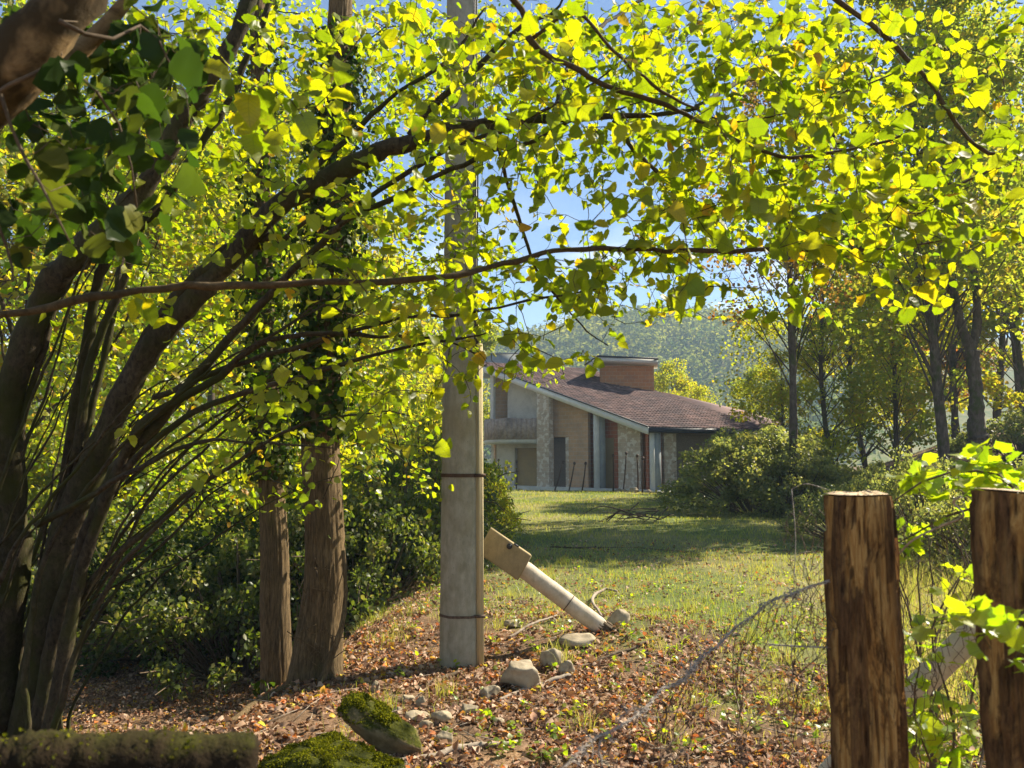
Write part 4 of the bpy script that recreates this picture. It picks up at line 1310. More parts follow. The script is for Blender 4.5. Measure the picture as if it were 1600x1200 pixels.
def r_big(t):
    return np.interp(t, [0, 0.07, 0.13, 0.2, 0.3, 0.45, 0.7, 1], [0.24, 0.215, 0.18, 0.155, 0.145, 0.14, 0.12, 0.05])
mb = MB()
fissured_trunk(mb, pts, r_big, 2.0, 110, 300, 0.011, lambda t, a: 0.05*max(0, 0.12-t)/0.12*max(0, math.sin(a*3+1)))
mb.build('trunk', M['trunk_bark'], big)
# ivy root crossing the foot
rt_ = MB()
V, Fq, uv = tube(spline([at(536, 860, TD-0.10), at(540, 930, TD-0.14), at(532, 985, TD-0.22), at(512, 1040, TD-0.26), at(498, 1075, TD-0.30)], 40), np.linspace(0.012, 0.028, 40), 8, True, 0.08); rt_.add(V, Fq, 0.5, uv)
for q in range(26):
    a = np.array((rng.uniform(470, 535), rng.uniform(880, 1040)))
    b = a+rng.normal(size=2)*(22, 34); m2 = (a+b)/2+rng.normal(size=2)*8
    V, Fq, uv = tube(spline([at(a[0], a[1], TD-0.195), at(m2[0], m2[1], TD-0.215), at(b[0], b[1], TD-0.195)], 10), 0.0035, 4); rt_.add(V, Fq, 0.5, uv)
rt_.build('ivy_root', M['trunk_bark'], big)
T2 = 6.9
t2b = at(432, 1075, T2); t2z = hz(t2b[0], T2)
sec = empty('tree', (t2b[0], T2, t2z), 'thinner shaded trunk in the gully left of the large ivy topped tree', 'tree')
pts2 = [(t2b[0]-0.02, T2, t2z-0.3), at(432, 1060, T2), at(430, 940, T2), at(429, 840, T2), at(424, 760, T2), at(420, 640, T2), at(412, 480, T2), at(408, 250, T2), at(400, -100, T2), at(395, -400, T2)]
mb = MB(); fissured_trunk(mb, pts2, lambda t: np.interp(t, [0, .1, .3, 1], [0.15, 0.125, 0.118, 0.05]), 9.0, 80, 200, 0.009)
mb.build('trunk', M['trunk_bark'], sec)

# crowns for these two: limbs + leaves high up, and ivy on the shafts
def ivy_on(e, pts, r_of, t0, t1, n, mat='dark_leaf', size=(0.035, 0.065), thick=0.10):
    C = spline(pts, 200); T, N, B = frames(C)
    t = rng.uniform(t0, t1, n); i = (t*199).astype(int); a = rng.uniform(0, 2*PI, n)
    lump = 0.5+0.5*np.sin(t*60+3*np.cos(a))
    rr = np.array([r_of(q) for q in t]) + rng.random(n)**1.2*thick*(0.35+lump)
    nrm = np.cos(a)[:, None]*N[i]+np.sin(a)[:, None]*B[i]
    P = C[i]+nrm*rr[:, None]
    D = unit(nrm*0.3+rng.normal(size=(n, 3))*0.5+(0, 0, -0.7))
    mb = cloud(LEAF_MID, P, D, nrm+rng.normal(size=(n, 3))*0.35, rng.uniform(*size, n), rng.random(n))
    o = mb.build('ivy', M[mat], e); o['kind'] = 'stuff'
ivy_on(big, pts, r_big, 0.47, 0.82, 4800, thick=0.17)
ivy_on(sec, pts2, lambda t: 0.12, 0.46, 0.97, 4200, thick=0.14)
ivy_on(sec, pts2, lambda t: 0.14, 0.02, 0.12, 250)

# ------------------------------------------------------------------ generic trees, bushes (shared prototypes)
def crown_cloud(centers, radii, n, size, tm=LEAF_S, upn=0.6, hollow=0.35):
    c = rng.integers(0, len(centers), n)
    d = rand_dirs(n); r = (hollow+(1-hollow)*rng.random(n)**0.6)
    P = centers[c]+d*radii[c][:, None]*r[:, None]*np.array((1, 1, 0.72))
    D = unit(rng.normal(size=(n, 3))+(0, 0, -0.5)); Nn = rng.normal(size=(n, 3))*0.7+(0, 0, upn)
    rnd = np.clip(rng.random(n)*0.75+0.25*rng.random(len(centers))[c], 0, 1)
    return cloud(tm, P, D, Nn, rng.uniform(*size, n), rnd)
def tree_proto(Ht, W, n, size, seed, trunk_r, base=0.3, lean=0.0, fork=False, nclus=46, sparse=False):
    """returns (trunk mesh, crown mesh): a tree standing at the origin"""
    global rng
    keep = rng; rng = np.random.default_rng(seed)
    sk = Skeleton()
    top = np.array((lean, 0.1*lean, Ht*0.93))
    mid = np.array((lean*0.25+rng.normal()*0.15, rng.normal()*0.15, Ht*0.45))
    tr = sk.limb([(0, 0, -0.4), (0, 0, 0.3), mid, top], [trunk_r*1.35, trunk_r*1.05, trunk_r*0.75, trunk_r*0.12], 10, 0.4)
    cent = []; rad = []
    for k in range(nclus):
        z = base+(1-base)*rng.random()**0.9
        prof = math.sin(PI*min(1, (z-base)/(1-base)*0.82+0.15))**0.7
        a = rng.uniform(0, 2*PI); rr = W*0.5*prof*math.sqrt(rng.uniform(0.1, 1))
        c = np.array((math.cos(a)*rr+lean*z, math.sin(a)*rr, z*Ht))
        cent.append(c); rad.append(W*rng.uniform(0.07, 0.15))
    cent = np.array(cent); rad = np.array(rad)
    for k in range(nclus):
        c = cent[k]; zt = max(Ht*base*0.6, c[2]-abs(rng.normal())*Ht*0.1-0.12*Ht)
        t = np.interp(zt, tr[:, 2], np.arange(len(tr))); p0 = tr[int(min(t, len(tr)-1)), :3]
        m_ = (p0+c)/2+np.array((0, 0, 0.02*Ht))+rng.normal(size=3)*0.03*W
        r = trunk_r*0.26*(1-0.6*zt/Ht)
        V, Fq, uv = tube(spline([p0, m_, c], 9), np.linspace(r, r*0.2, 9), 5, False); sk.mb.add(V, Fq, rng.random(), uv)
        for q in range(3 if not sparse else 9):
            e_ = c+rand_dirs(1)[0]*rad[k]*1.1
            V, Fq, uv = tube(spline([m_*0.35+c*0.65, (m_+c+e_)/3+rng.normal(size=3)*0.1, e_], 6), np.linspace(r*0.3, r*0.06, 6), 3, False); sk.mb.add(V, Fq, rng.random(), uv)
    cm = crown_cloud(cent, rad, n, size).mesh('crown', None)
    tm = sk.mb.mesh('trunk', M['far_bark'])
    rng = keep
    return tm, cm
def bush_proto(W, Ht, n, size, seed, tm=LEAF_S, nst=40, hollow=0.3):
    global rng
    keep = rng; rng = np.random.default_rng(seed)
    mb = MB(); cent = []; rad = []
    for k in range(nst):
        a = rng.uniform(0, 2*PI); rr = W/2*math.sqrt(rng.random()); x, y = math.cos(a)*rr, math.sin(a)*rr
        z = Ht*math.sqrt(max(0.05, 1-(rr/(W/2))**2))*rng.uniform(0.35, 0.95)
        cent.append((x, y, z)); rad.append(min(W, Ht)*rng.uniform(0.09, 0.20))
        P = spline([(x*0.3, y*0.3, -0.1), (x*0.7, y*0.7, z*0.6), (x, y, z), (x*1.25, y*1.25, z*0.95+rng.normal()*0.1)], 10)
        V, Fq, uv = tube(P, np.linspace(0.018, 0.004, 10), 4, False); mb.add(V, Fq, rng.random(), uv)
    cent = np.array(cent); rad = np.array(rad)
    cm = crown_cloud(cent, rad, n, size, tm, 0.9, hollow).mesh('foliage', None)
    st = mb.mesh('stems', M['twig']); rng = keep
    return st, cm
def with_mat(me, key, cache={}):
    k = (me.name, key)
    if k not in cache:
        m2 = me.copy(); m2.materials.clear(); m2.materials.append(M[key]); cache[k] = m2
    return cache[k]
def place_plant(proto, names, x, y, rz, s, label, cat, group, key, sz=None, name='tree', zoff=0.0):
    e = empty(name, (x, y, hz(x, y)+zoff), label, cat, group, rz)
    e.scale = (s, s, sz or s)
    e.matrix_basis = Matrix.LocRotScale(e.location, e.rotation_euler, e.scale)
    link(names[0], proto[0], e)
    c = link(names[1], with_mat(proto[1], key), e); c['kind'] = 'stuff'
    return e
TP = [tree_proto(14, 9, 11000, (0.14, 0.26), 11, 0.19, 0.22, nclus=60),
      tree_proto(17, 8.5, 9500, (0.14, 0.26), 12, 0.165, 0.30, 0.8, nclus=60),
      tree_proto(11, 8, 10500, (0.12, 0.22), 13, 0.14, 0.10, nclus=56),
      tree_proto(16, 7, 5500, (0.10, 0.19), 14, 0.15, 0.46, sparse=True),
      tree_proto(9, 7, 8000, (0.09, 0.17), 15, 0.10, 0.12, nclus=60)]
BP = [bush_proto(5, 2.3, 15000, (0.05, 0.11), 21, nst=90), bush_proto(3.2, 1.7, 9500, (0.035, 0.075), 22, nst=90), bush_proto(4, 1.3, 10000, (0.045, 0.09), 23, nst=90)]
TN = ('trunk', 'crown'); BN = ('stems', 'foliage')
def X(px, Y): return at(px, 700, Y)[0]
# (proto, px of the foot, distance, scale, material, label)
trees = [
 (3, 1236, 23, 0.85, 'tree_leaf_rust', 'slender dark trunk rising alone out of the brambles right of the house'),
 (1, 1476, 22, 0.95, 'tree_leaf', 'straight dark trunk on the bank, left neighbour of the forked tree'),
 (4, 1400, 35, 1.2, 'tree_leaf', 'dull green tree behind the straight trunk on the bank'),
 (4, 1300, 36, 1.35, 'tree_leaf_yellow', 'yellow green tree behind the bare slope right of the slender trunk'),
 (4, 1225, 38, 0.80, 'tree_leaf_yellow', 'small yellowing tree growing against the right end of the roof'),
 (0, 1190, 66, 0.7, 'tree_leaf', 'green tree beyond the right end of the house roof'),
 (2, 1350, 46, 1.15, 'tree_leaf_yellow', 'tall yellow green tree behind the dull green one on the bank'),
 (0, 1495, 42, 1.05, 'tree_leaf', 'tall muted green tree behind the forked trunk'),
 (1, 1600, 40, 1.2, 'tree_leaf', 'tallest green tree at the right edge, above the bank'),
 (0, 1420, 56, 1.2, 'tree_leaf_yellow', 'far yellowing tree seen between the two bank trunks'),
 (2, 1615, 28, 0.85, 'tree_leaf_yellow', 'leafy yellow green tree at the right edge by the cut bank'),
 (2, 1560, 45, 1.4, 'tree_leaf_rust', 'russet tinted tree far up the bank at the right'),
 (2, 1050, 68, 0.95, 'tree_leaf_yellow', 'bright green tree behind the dormer of the house'),
 (2, 1085, 62, 0.72, 'tree_leaf_yellow', 'low lime tree just right of the dormer'),
 (2, 1000, 74, 1.0, 'tree_leaf', 'rounded green tree behind the house, left of the bright one'),
 (2, 868, 72, 0.95, 'tree_leaf_rust', 'pale straw coloured tree above the roof ridge'),
 (2, 925, 86, 0.9, 'tree_leaf', 'distant green tree between the straw coloured tree and the dormer'),
 (0, 740, 60, 0.9, 'tree_leaf', 'green tree behind the chimney, partly hidden by the pole'),
 (2, 655, 45, 0.85, 'tree_leaf_yellow', 'leafy tree left of the concrete pole, beyond the hedge'),
 (0, 560, 36, 0.95, 'tree_leaf_yellow', 'yellow green tree behind the large ivy topped trunk'),
 (2, 480, 27, 1.0, 'tree_leaf_yellow', 'bushy lime tree behind the two left trunks'),
 (1, 420, 32, 1.0, 'tree_leaf', 'tall green tree behind the thinner shaded trunk'),
 (2, 330, 22, 0.95, 'tree_leaf_yellow', 'broad lime tree across the gully, middle of the left side'),
 (0, 230, 28, 1.0, 'tree_leaf', 'tall green tree across the gully at the left'),
 (2, 120, 19, 0.9, 'tree_leaf_yellow', 'lime tree across the gully behind the hazel stems'),
 (1, 30, 25, 1.0, 'tree_leaf', 'tall green tree at the far left edge'),
 (2, -60, 17, 0.9, 'tree_leaf_yellow', 'yellow green tree at the left edge behind the hazel clump'),
 (0, 640, 70, 1.1, 'tree_leaf', 'far green tree behind the leafy tree left of the pole'),
 (1, 300, 42, 1.2, 'tree_leaf', 'distant tall tree at the left showing through the hazel stems'),
 (0, 130, 40, 1.2, 'tree_leaf', 'distant tall tree near the left edge'),
]
for k, (pi, px, Y, s, key, lb) in enumerate(trees):
    place_plant(TP[pi], TN, X(px, Y), Y, k*1.7, s, lb, 'tree', 'woodland trees around the house', key)
# forked tree built on its own
fk = empty('tree', (X(1527, 22), 22, hz(X(1527, 22), 22)), 'forked tree on the bank splitting into two stems at head height', 'tree', 'woodland trees around the house')
sk = Skeleton()
fz = hz(X(1527, 22), 22)
px_limb(sk, [(1530, 690, 22, 34), (1526, 668, 22, 26), (1523, 600, 22, 20), (1518, 548, 22, 22)], 10)
px_limb(sk, [(1518, 552, 22, 17), (1500, 500, 22, 14), (1488, 440, 22, 13), (1472, 390, 22, 11), (1455, 330, 22, 9), (1445, 230, 22, 6), (1430, 120, 22, 3)], 8)
px_limb(sk, [(1518, 552, 22, 15), (1527, 500, 22, 13), (1522, 430, 22, 11), (1512, 370, 22, 10), (1520, 280, 22, 8), (1530, 160, 22, 5), (1525, 60, 22, 3)], 8)
px_limb(sk, [(1498, 470, 22, 7), (1470, 445, 22, 5), (1440, 430, 22, 3)], 6)
A = np.array([at(rng.uniform(1400, 1600), rng.uniform(0, 430), 22+rng.uniform(-3, 3)) for _ in range(260)])
tw_ = grow_twigs(sk, A, 6.0, 0.006, 0.03, 4)
P, D, Nn, s_ = twig_leaves(tw_, 0.06, (0.10, 0.19), 0.5, 0.9)
cl = [np.repeat(P, 6, 0)+rng.normal(size=(len(P)*6, 3))*0.45, rand_dirs(len(P)*6, -0.4), rng.normal(size=(len(P)*6, 3))+(0, 0, 0.5), rng.uniform(0.10, 0.2, len(P)*6)]
sk.mb.build('trunk', M['far_bark'], fk)
c = cloud(LEAF_S, cl[0], cl[1], cl[2], cl[3], rng.random(len(cl[3]))).build('crown', M['tree_leaf'], fk); c['kind'] = 'stuff'
# bushes
bushes = [
 (0, 1190, 25, 1.3, 'bush_leaf', 'largest rounded bush at the right end of the house front', 1.22, 2.4),
 (0, 1225, 23.5, 0.8, 'bush_leaf', 'bush in front of the slender trunk, right flank of the largest bush', 0.9, 1.0),
 (0, 1230, 31, 1.1, 'bush_leaf', 'grey green bramble mound behind the slender trunk', 1.0, 0.6),
 (2, 1310, 27, 1.2, 'bush_leaf', 'sprawling pale bramble right of the slender trunk', 1.2, .6),
 (2, 1380, 24, 0.85, 'bush_leaf', 'dark low bramble in the middle of the right bank foot', 1.2, .5),
 (2, 1440, 20, 0.7, 'bush_leaf', 'bramble below the straight trunk on the bank', 1.0, .5),
 (2, 1540, 18, 0.75, 'bush_leaf', 'bramble behind the dark split fence post', 1.0, .5),
 (1, 1330, 15, 0.8, 'bush_leaf', 'scrubby bush behind the flat topped fence post', .8, .4),
 (1, 1455, 13, 0.8, 'bush_leaf', 'scrubby bush seen between the two fence posts', 1.1, .4),
 (1, 1560, 11, 0.8, 'bush_leaf', 'nearest bramble bush behind the right hand fence post', 1.0, .4),
 (2, 1600, 24, 1.2, 'bush_leaf', 'low bramble on the bank at the right edge', 1.2, .5),
 (1, 735, 30, 0.9, 'tree_leaf_yellow', 'leafy lime bush right of the pole at the lawn edge', .9, .5),
 (0, 725, 40, 0.8, 'dark_leaf', 'dark bush at the left corner of the house', .9, .5),
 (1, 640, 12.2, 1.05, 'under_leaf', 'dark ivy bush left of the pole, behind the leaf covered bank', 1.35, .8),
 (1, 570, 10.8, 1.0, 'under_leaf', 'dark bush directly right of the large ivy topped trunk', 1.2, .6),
 (1, 660, 17, 1.3, 'tree_leaf', 'green bush behind the dark ivy bush left of the pole', 1.7, .8),
 (1, 735, 15.5, 0.65, 'tree_leaf_yellow', 'small yellow green bush showing just right of the pole', .9, .5),
 (0, 600, 22, 1.0, 'tree_leaf_yellow', 'tall lime bush behind the dark bushes left of the pole', 1.7, .6),
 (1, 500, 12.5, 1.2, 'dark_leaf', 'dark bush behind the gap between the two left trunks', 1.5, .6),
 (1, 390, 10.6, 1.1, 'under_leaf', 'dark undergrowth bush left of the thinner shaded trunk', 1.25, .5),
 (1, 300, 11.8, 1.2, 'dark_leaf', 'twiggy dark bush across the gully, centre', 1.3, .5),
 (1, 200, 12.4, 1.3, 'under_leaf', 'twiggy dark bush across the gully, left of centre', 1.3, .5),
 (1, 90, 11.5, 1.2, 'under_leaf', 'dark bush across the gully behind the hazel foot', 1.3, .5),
 (0, 320, 16, 1.0, 'tree_leaf', 'green thicket behind the twiggy dark bushes', 1.5, .6),
 (0, 120, 16, 1.0, 'tree_leaf', 'green thicket at the left behind the hazel stems', 1.5, .6),
 (0, 440, 18, 1.0, 'tree_leaf_yellow', 'lime thicket behind the thinner shaded trunk', 1.6, .6),
]
for k, (pi, px, Y, s, key, lb, sz, _q) in enumerate(bushes):
    place_plant(BP[pi], BN, X(px, Y), Y, k*2.1, s, lb, 'bush', 'bushes and brambles', key, sz, 'bush')

# ------------------------------------------------------------------ wooded hill behind the house
def hill_h(x, y):
    px = x/np.maximum(y, 1)*F+800
    top = np.interp(px, [-600, 200, 700, 850, 930, 1040, 1110, 1180, 1300, 1700, 2600], [40, 50, 52, 55, 63, 66, 64, 60, 56, 62, 50])
    return top*sstep(190, 370, y)*(1-0.25*sstep(420, 640, y)) + 2.0*wob(x, y, 0.02)*sstep(200, 300, y)-1.5
hx = np.arange(-520, 620, 14.0); hy = np.arange(170, 660, 14.0)
HX, HY = np.meshgrid(hx, hy); HZ = hill_h(HX, HY)
n_ = len(hx); i = np.arange(len(hy)-1)[:, None]*n_+np.arange(n_-1)[None]
me = make_mesh('hill', np.stack([HX, HY, HZ], -1).reshape(-1, 3), [np.stack([i, i+1, i+n_+1, i+n_], -1).reshape(-1, 4)], M['ground'], {'grassy': np.ones(HX.size)})
tag(link('hill', me), 'long hill closing the valley behind the house', kind='structure')
mb = MB()
k = 2600
hxs = rng.uniform(-60, 260, k); hys = rng.uniform(205, 400, k)
ok = np.abs(hxs/hys*F-230) < 330
hxs, hys = hxs[ok], hys[ok]; k = len(hxs)
C = np.stack([hxs, hys, hill_h(hxs, hys)+rng.uniform(3, 6.5, k)], 1); rad = rng.uniform(2.5, 7.5, k); tone = np.clip(0.5+0.5*wob(hxs, hys, 0.03)+rng.normal(size=k)*0.3, 0, 1)
m_ = 46
d = rand_dirs(k*m_, 0.35); P = np.repeat(C, m_, 0)+d*np.repeat(rad, m_)[:, None]*(0.8+0.25*rng.random((k*m_, 1)))
cl = cloud([CARD], P, unit(np.cross(d, rng.normal(size=d.shape))), d+rng.normal(size=d.shape)*0.35, rng.uniform(0.9, 1.9, k*m_), np.clip(np.repeat(tone, m_)*0.8+0.2*rng.random(k*m_), 0, 1))
tag(cl.build('distant_forest', M['hill_leaf']), 'wooded slope of distant trees on the hill beyond the house', 'forest', kind='stuff')

# ------------------------------------------------------------------ hazels in front
def leaf_cloud_parts(parent, name, P, D, Nn, s, mat, tm, nbig=300, maxd=99, px_min=10, nmesh=15, stuffname='foliage', far_mat=None, far_tm=None):
    """the leaves that show largest become parts, the rest one stuff part"""
    pr = proj(P); size = s*F/pr[:, 2]
    inside = (pr[:, 0] > -20) & (pr[:, 0] < 1620) & (pr[:, 1] > -20) & (pr[:, 1] < 1220) & (pr[:, 2] > 0.3)
    score = np.where(inside, size, 0)
    order = np.argsort(-score); big_ = order[:nbig]; big_ = big_[score[big_] > px_min]
    rest = np.setdiff1d(np.arange(len(P)), big_)
    R = orient(D, Nn)
    ms = leaf_part_meshes(name, tm, M[mat], nmesh)
    base = np.array(parent.location)
    for q in big_:
        place_leaf(name, ms[int(rng.integers(len(ms)))], parent, P[q], R[q], s[q], base)
    if len(rest):
        c = cloud(far_tm or tm, P[rest], D[rest], Nn[rest], s[rest], rng.random(len(rest))).build(stuffname, M[far_mat or mat], parent); c['kind'] = 'stuff'

def density_points(grid, n, depth):
    G = np.array(grid, float); nr, nc = G.shape
    pr = (G/G.sum()).ravel(); c = rng.choice(len(pr), n, p=pr); r, q = np.divmod(c, nc)
    px = (q+rng.random(n))*100; py = (r+rng.random(n))*100
    return np.array([at(a, b, depth(a, b)) for a, b in zip(px, py)])

hb = np.array((-2.75, 4.35)); hbz = hz(*hb)
hazel = empty('hazel_tree', (hb[0], hb[1], hbz), 'large multi stemmed hazel arching over the view from the lower left corner', 'tree', 'hazels over the view')
sk = Skeleton()
B0 = (15, 1270, 4.3)
main = [
 [(10, 1290, 4.35, 62), (35, 1180, 4.3, 56), (62, 1000, 4.2, 52), (95, 850, 4.1, 50), (145, 705, 4.0, 44), (238, 554, 3.9, 40), (297, 480, 3.85, 38), (360, 395, 3.8, 36), (440, 315, 3.75, 36), (500, 273, 3.7, 35), (570, 241, 3.6, 33), (640, 212, 3.55, 27), (710, 196, 3.5, 22), (766, 192, 3.45, 20), (860, 188, 3.4, 15), (960, 190, 3.35, 10), (1080, 172, 3.3, 6)],
 [(-20, 1290, 4.4, 60), (0, 1100, 4.3, 50), (8, 850, 4.1, 46), (10, 640, 3.9, 44), (70, 470, 3.8, 44), (133, 400, 3.75, 42), (210, 315, 3.7, 38), (290, 190, 3.65, 34), (330, 120, 3.6, 30), (367, 45, 3.6, 27), (410, -60, 3.6, 22), (460, -260, 3.6, 14)],
 [(30, 1260, 4.4, 34), (60, 1050, 4.3, 30), (95, 800, 4.2, 26), (130, 560, 4.0, 22), (168, 416, 3.9, 19), (245, 315, 3.85, 18), (315, 210, 3.8, 17), (355, 145, 3.8, 15), (415, 20, 3.8, 12), (450, -80, 3.8, 8)],
 [(40, 1250, 4.2, 34), (75, 1040, 4.1, 30), (110, 880, 4.0, 27), (170, 740, 3.9, 24), (250, 640, 3.8, 20), (330, 545, 3.7, 17), (430, 430, 3.55, 14), (524, 350, 3.4, 12), (640, 290, 3.3, 11), (759, 238, 3.2, 9), (830, 215, 3.15, 8), (899, 189, 3.1, 6), (1000, 160, 3.1, 3)],
 [(524, 348, 3.42, 10), (594, 290, 3.5, 10), (710, 227, 3.4, 9), (766, 200, 3.3, 8), (829, 171, 3.2, 7), (895, 136, 3.1, 5), (990, 85, 3.0, 3)],
 [(50, 1260, 4.1, 30), (90, 1020, 4.0, 26), (140, 830, 3.9, 23), (220, 673, 3.8, 18), (315, 610, 3.7, 15), (413, 545, 3.6, 12), (470, 522, 3.5, 10), (550, 518, 3.45, 8), (680, 530, 3.4, 5), (760, 560, 3.3, 3)],
 [(238, 620, 3.85, 13), (350, 575, 3.7, 11), (420, 557, 3.6, 10), (550, 533, 3.45, 8), (640, 508, 3.3, 7), (720, 498, 3.2, 6), (850, 465, 3.1, 5), (940, 450, 3.0, 3)],
 [(170, 760, 3.9, 14), (245, 690, 3.8, 13), (315, 641, 3.7, 12), (420, 606, 3.6, 10), (550, 570, 3.5, 8), (690, 538, 3.4, 6), (760, 520, 3.3, 3)],
 [(110, 950, 4.0, 16), (180, 870, 3.95, 13), (245, 815, 3.9, 11), (290, 771, 3.8, 9), (350, 725, 3.7, 8), (455, 666, 3.6, 6), (560, 640, 3.5, 4), (640, 650, 3.4, 2)],
 [(640, 212, 3.55, 18), (668, 170, 3.5, 17), (696, 138, 3.45, 13), (734, 110, 3.4, 13), (766, 82, 3.4, 12), (815, 42, 3.4, 9), (860, 15, 3.4, 5), (900, -40, 3.4, 3)],
 [(440, 330, 3.75, 16), (485, 275, 3.7, 14), (560, 205, 3.65, 11), (620, 150, 3.6, 9), (700, 75, 3.6, 7), (760, 10, 3.6, 4)],
 [(290, 480, 3.9, 16), (350, 400, 3.9, 14), (430, 380, 3.8, 11), (500, 330, 3.7, 8), (560, 300, 3.65, 5)],
 [(120, 720, 4.0, 20), (150, 560, 3.95, 17), (200, 440, 3.9, 15), (230, 300, 3.85, 12), (250, 180, 3.8, 9), (300, 40, 3.8, 6)],
 [(70, 900, 4.1, 18), (140, 640, 4.2, 15), (180, 480, 4.2, 12), (200, 330, 4.2, 10), (215, 160, 4.2, 7), (220, 20, 4.2, 5)],
 [(0, 780, 4.0, 16), (55, 580, 3.9, 13), (95, 430, 3.9, 12), (150, 260, 3.85, 9), (190, 120, 3.8, 6)],
 [(20, 1240, 3.9, 20), (75, 1150, 3.8, 15), (110, 1040, 3.7, 12), (160, 930, 3.6, 10), (205, 860, 3.5, 9), (280, 785, 3.4, 7), (360, 715, 3.3, 4), (420, 640, 3.2, 3)],
 [(180, 640, 3.95, 20), (210, 540, 3.9, 18), (300, 430, 3.8, 24), (380, 385, 3.8, 22), (440, 360, 3.75, 12)],
 [(60, 820, 3.8, 15), (130, 790, 3.7, 12), (210, 740, 3.6, 10), (300, 700, 3.5, 8), (400, 690, 3.4, 5), (520, 700, 3.3, 3)],
]
for k, l in enumerate(main):
    f = 0.95 if k < 2 else 0.8
    l = [(a+rng.normal()*(4 if 0 < i_ < len(l)-1 else 0), b+rng.normal()*(4 if 0 < i_ < len(l)-1 else 0), d, w_*f) for i_, (a, b, d, w_) in enumerate(l)]
    px_limb(sk, l, 10)
for q in range(34):
    a0 = rng.uniform(-90, 110); ang = rng.uniform(5, 78); L_ = rng.uniform(450, 1100); dpt = rng.uniform(3.9, 5.6)
    cx, cy = a0, rng.uniform(1120, 1260); pts_ = []
    w0 = rng.uniform(3.5, 12)
    for t in np.linspace(0, 1, 7):
        an = math.radians(90 - (90-ang)*t**0.7 + rng.normal()*5)
        pts_.append((cx, cy, dpt-0.5*t, w0*(1-0.8*t)))
        cx += math.cos(an)*L_/6; cy -= math.sin(an)*L_/6
    px_limb(sk, pts_, 7)
near_grid = [
 [1,2,4,5,6,6,7,7,8,8,8,8,7,5,3,2],
 [1,1,3,5,5,6,6,7,8,8,8,8,8,7,3,1],
 [1,2,3,4,4,4,5,6,6,7,7,8,8,8,5,2],
 [1,2,3,3,4,4,4,6,2,3,6,7,7,8,6,3],
 [1,1,2,2,3,4,5,6,4,4,3,1.5,1,1,1,0],
 [0,1,1,1,3,5,5,4,3,1.2,0,0,0,0,0,0],
 [0,.5,1,2,5,5,4,.6,0,0,0,0,0,0,0,0],
 [0,0,.5,1.5,1.5,1,.2,0,0,0,0,0,0,0,0,0]]
def dep1(px, py):
    base = 3.8 - 0.0004*px
    return base + rng.uniform(-0.9, 1.5)*(1.0 if px > 300 else 0.7)
A = density_points(near_grid, 1250, dep1)
twigs = MB()
tw1 = grow_twigs(sk, A, 1.9, 0.0014, 0.0045, 4)
P, D, Nn, s_ = twig_leaves(tw1, 0.038, (0.032, 0.064))
sk.mb.build('stems', M['hazel_bark'], hazel)
leaf_cloud_parts(hazel, 'leaf', P, D, Nn, s_, 'hazel_leaf', LEAF, 300)

# a second hazel, closer, off to the left: its thick limb crosses the top left corner and a long bough crosses the view
nb = (-2.1, 1.7)
hazel2 = empty('hazel_tree', (nb[0], nb[1], hz(*nb)), 'nearest hazel: thick smooth limb in the top left corner, long thin bough', 'tree', 'hazels over the view')
sk = Skeleton()
sk.limb([(nb[0], nb[1], hz(*nb)-0.2), (nb[0]-0.05, nb[1]-0.1, 0.8), at(-330, 520, 1.6), at(-160, 260, 1.45)], [0.11, 0.09, 0.08, 0.07], 12)
px_limb(sk, [(-160, 260, 1.45, 115), (-60, 180, 1.42, 100), (25, 95, 1.4, 88), (90, 25, 1.4, 78), (140, -50, 1.4, 70), (200, -150, 1.4, 60), (300, -330, 1.45, 45)], 14)
px_limb(sk, [(-90, 210, 1.5, 50), (0, 170, 1.6, 42), (60, 115, 1.65, 36), (130, 70, 1.7, 30), (190, 0, 1.7, 22), (240, -80, 1.7, 12)], 10)
thick = sk.mb; bough = MB(); sk.mb = bough
px_limb(sk, [(-330, 520, 1.75, 30), (-140, 512, 1.9, 20), (0, 492, 2.1, 13), (150, 462, 2.2, 13), (320, 442, 2.3, 12), (500, 440, 2.4, 11), (690, 437, 2.5, 10), (800, 410, 2.6, 9), (870, 395, 2.65, 8), (1000, 391, 2.7, 8), (1100, 397, 2.75, 7), (1300, 394, 2.8, 6), (1400, 388, 2.85, 4), (1500, 372, 2.9, 3)], 8)
ov = [(300, -330, 1.45, 30), (560, -160, 2.0, 14), (795, -10, 2.5, 11), (830, 60, 2.55, 10), (880, 95, 2.6, 9.5), (950, 140, 2.65, 9), (1030, 167, 2.7, 8), (1090, 195, 2.75, 7), (1170, 235, 2.8, 6.5), (1245, 248, 2.85, 6), (1360, 225, 2.9, 4.5), (1430, 205, 2.9, 3)]
px_limb(sk, ov, 8)
px_limb(sk, [(830, 60, 2.55, 6), (900, 20, 2.5, 6), (960, 85, 2.55, 5), (1010, 130, 2.6, 5), (1080, 170, 2.7, 4), (1160, 190, 2.8, 3), (1300, 150, 2.9, 3), (1450, 90, 3.0, 2)], 6)
px_limb(sk, [(300, -330, 1.45, 30), (800, -260, 2.2, 16), (1150, -120, 2.7, 12), (1400, 60, 2.9, 8), (1520, 210, 2.9, 6), (1560, 255, 2.9, 5), (1480, 300, 2.9, 3), (1400, 362, 2.9, 2)], 8)
g2 = [
 [0,0,0,.5,.6,.8,1.5,2,2,2,2,2,1,.6,.6,.8],
 [0,0,0,.3,.4,.5,.6,1.5,2,2,2,2,2,1.5,1,.3],
 [0,0,0,0,0,0,.5,1,1.5,2,2,3,3,3,2,1],
 [0,0,0,0,0,0,.2,.5,.3,.6,2,2,3,3.5,3.2,2.4],
 [0,0,.2,.3,.3,.8,.6,1.6,.8,.5,1,1,.6,.4,.2,0]]
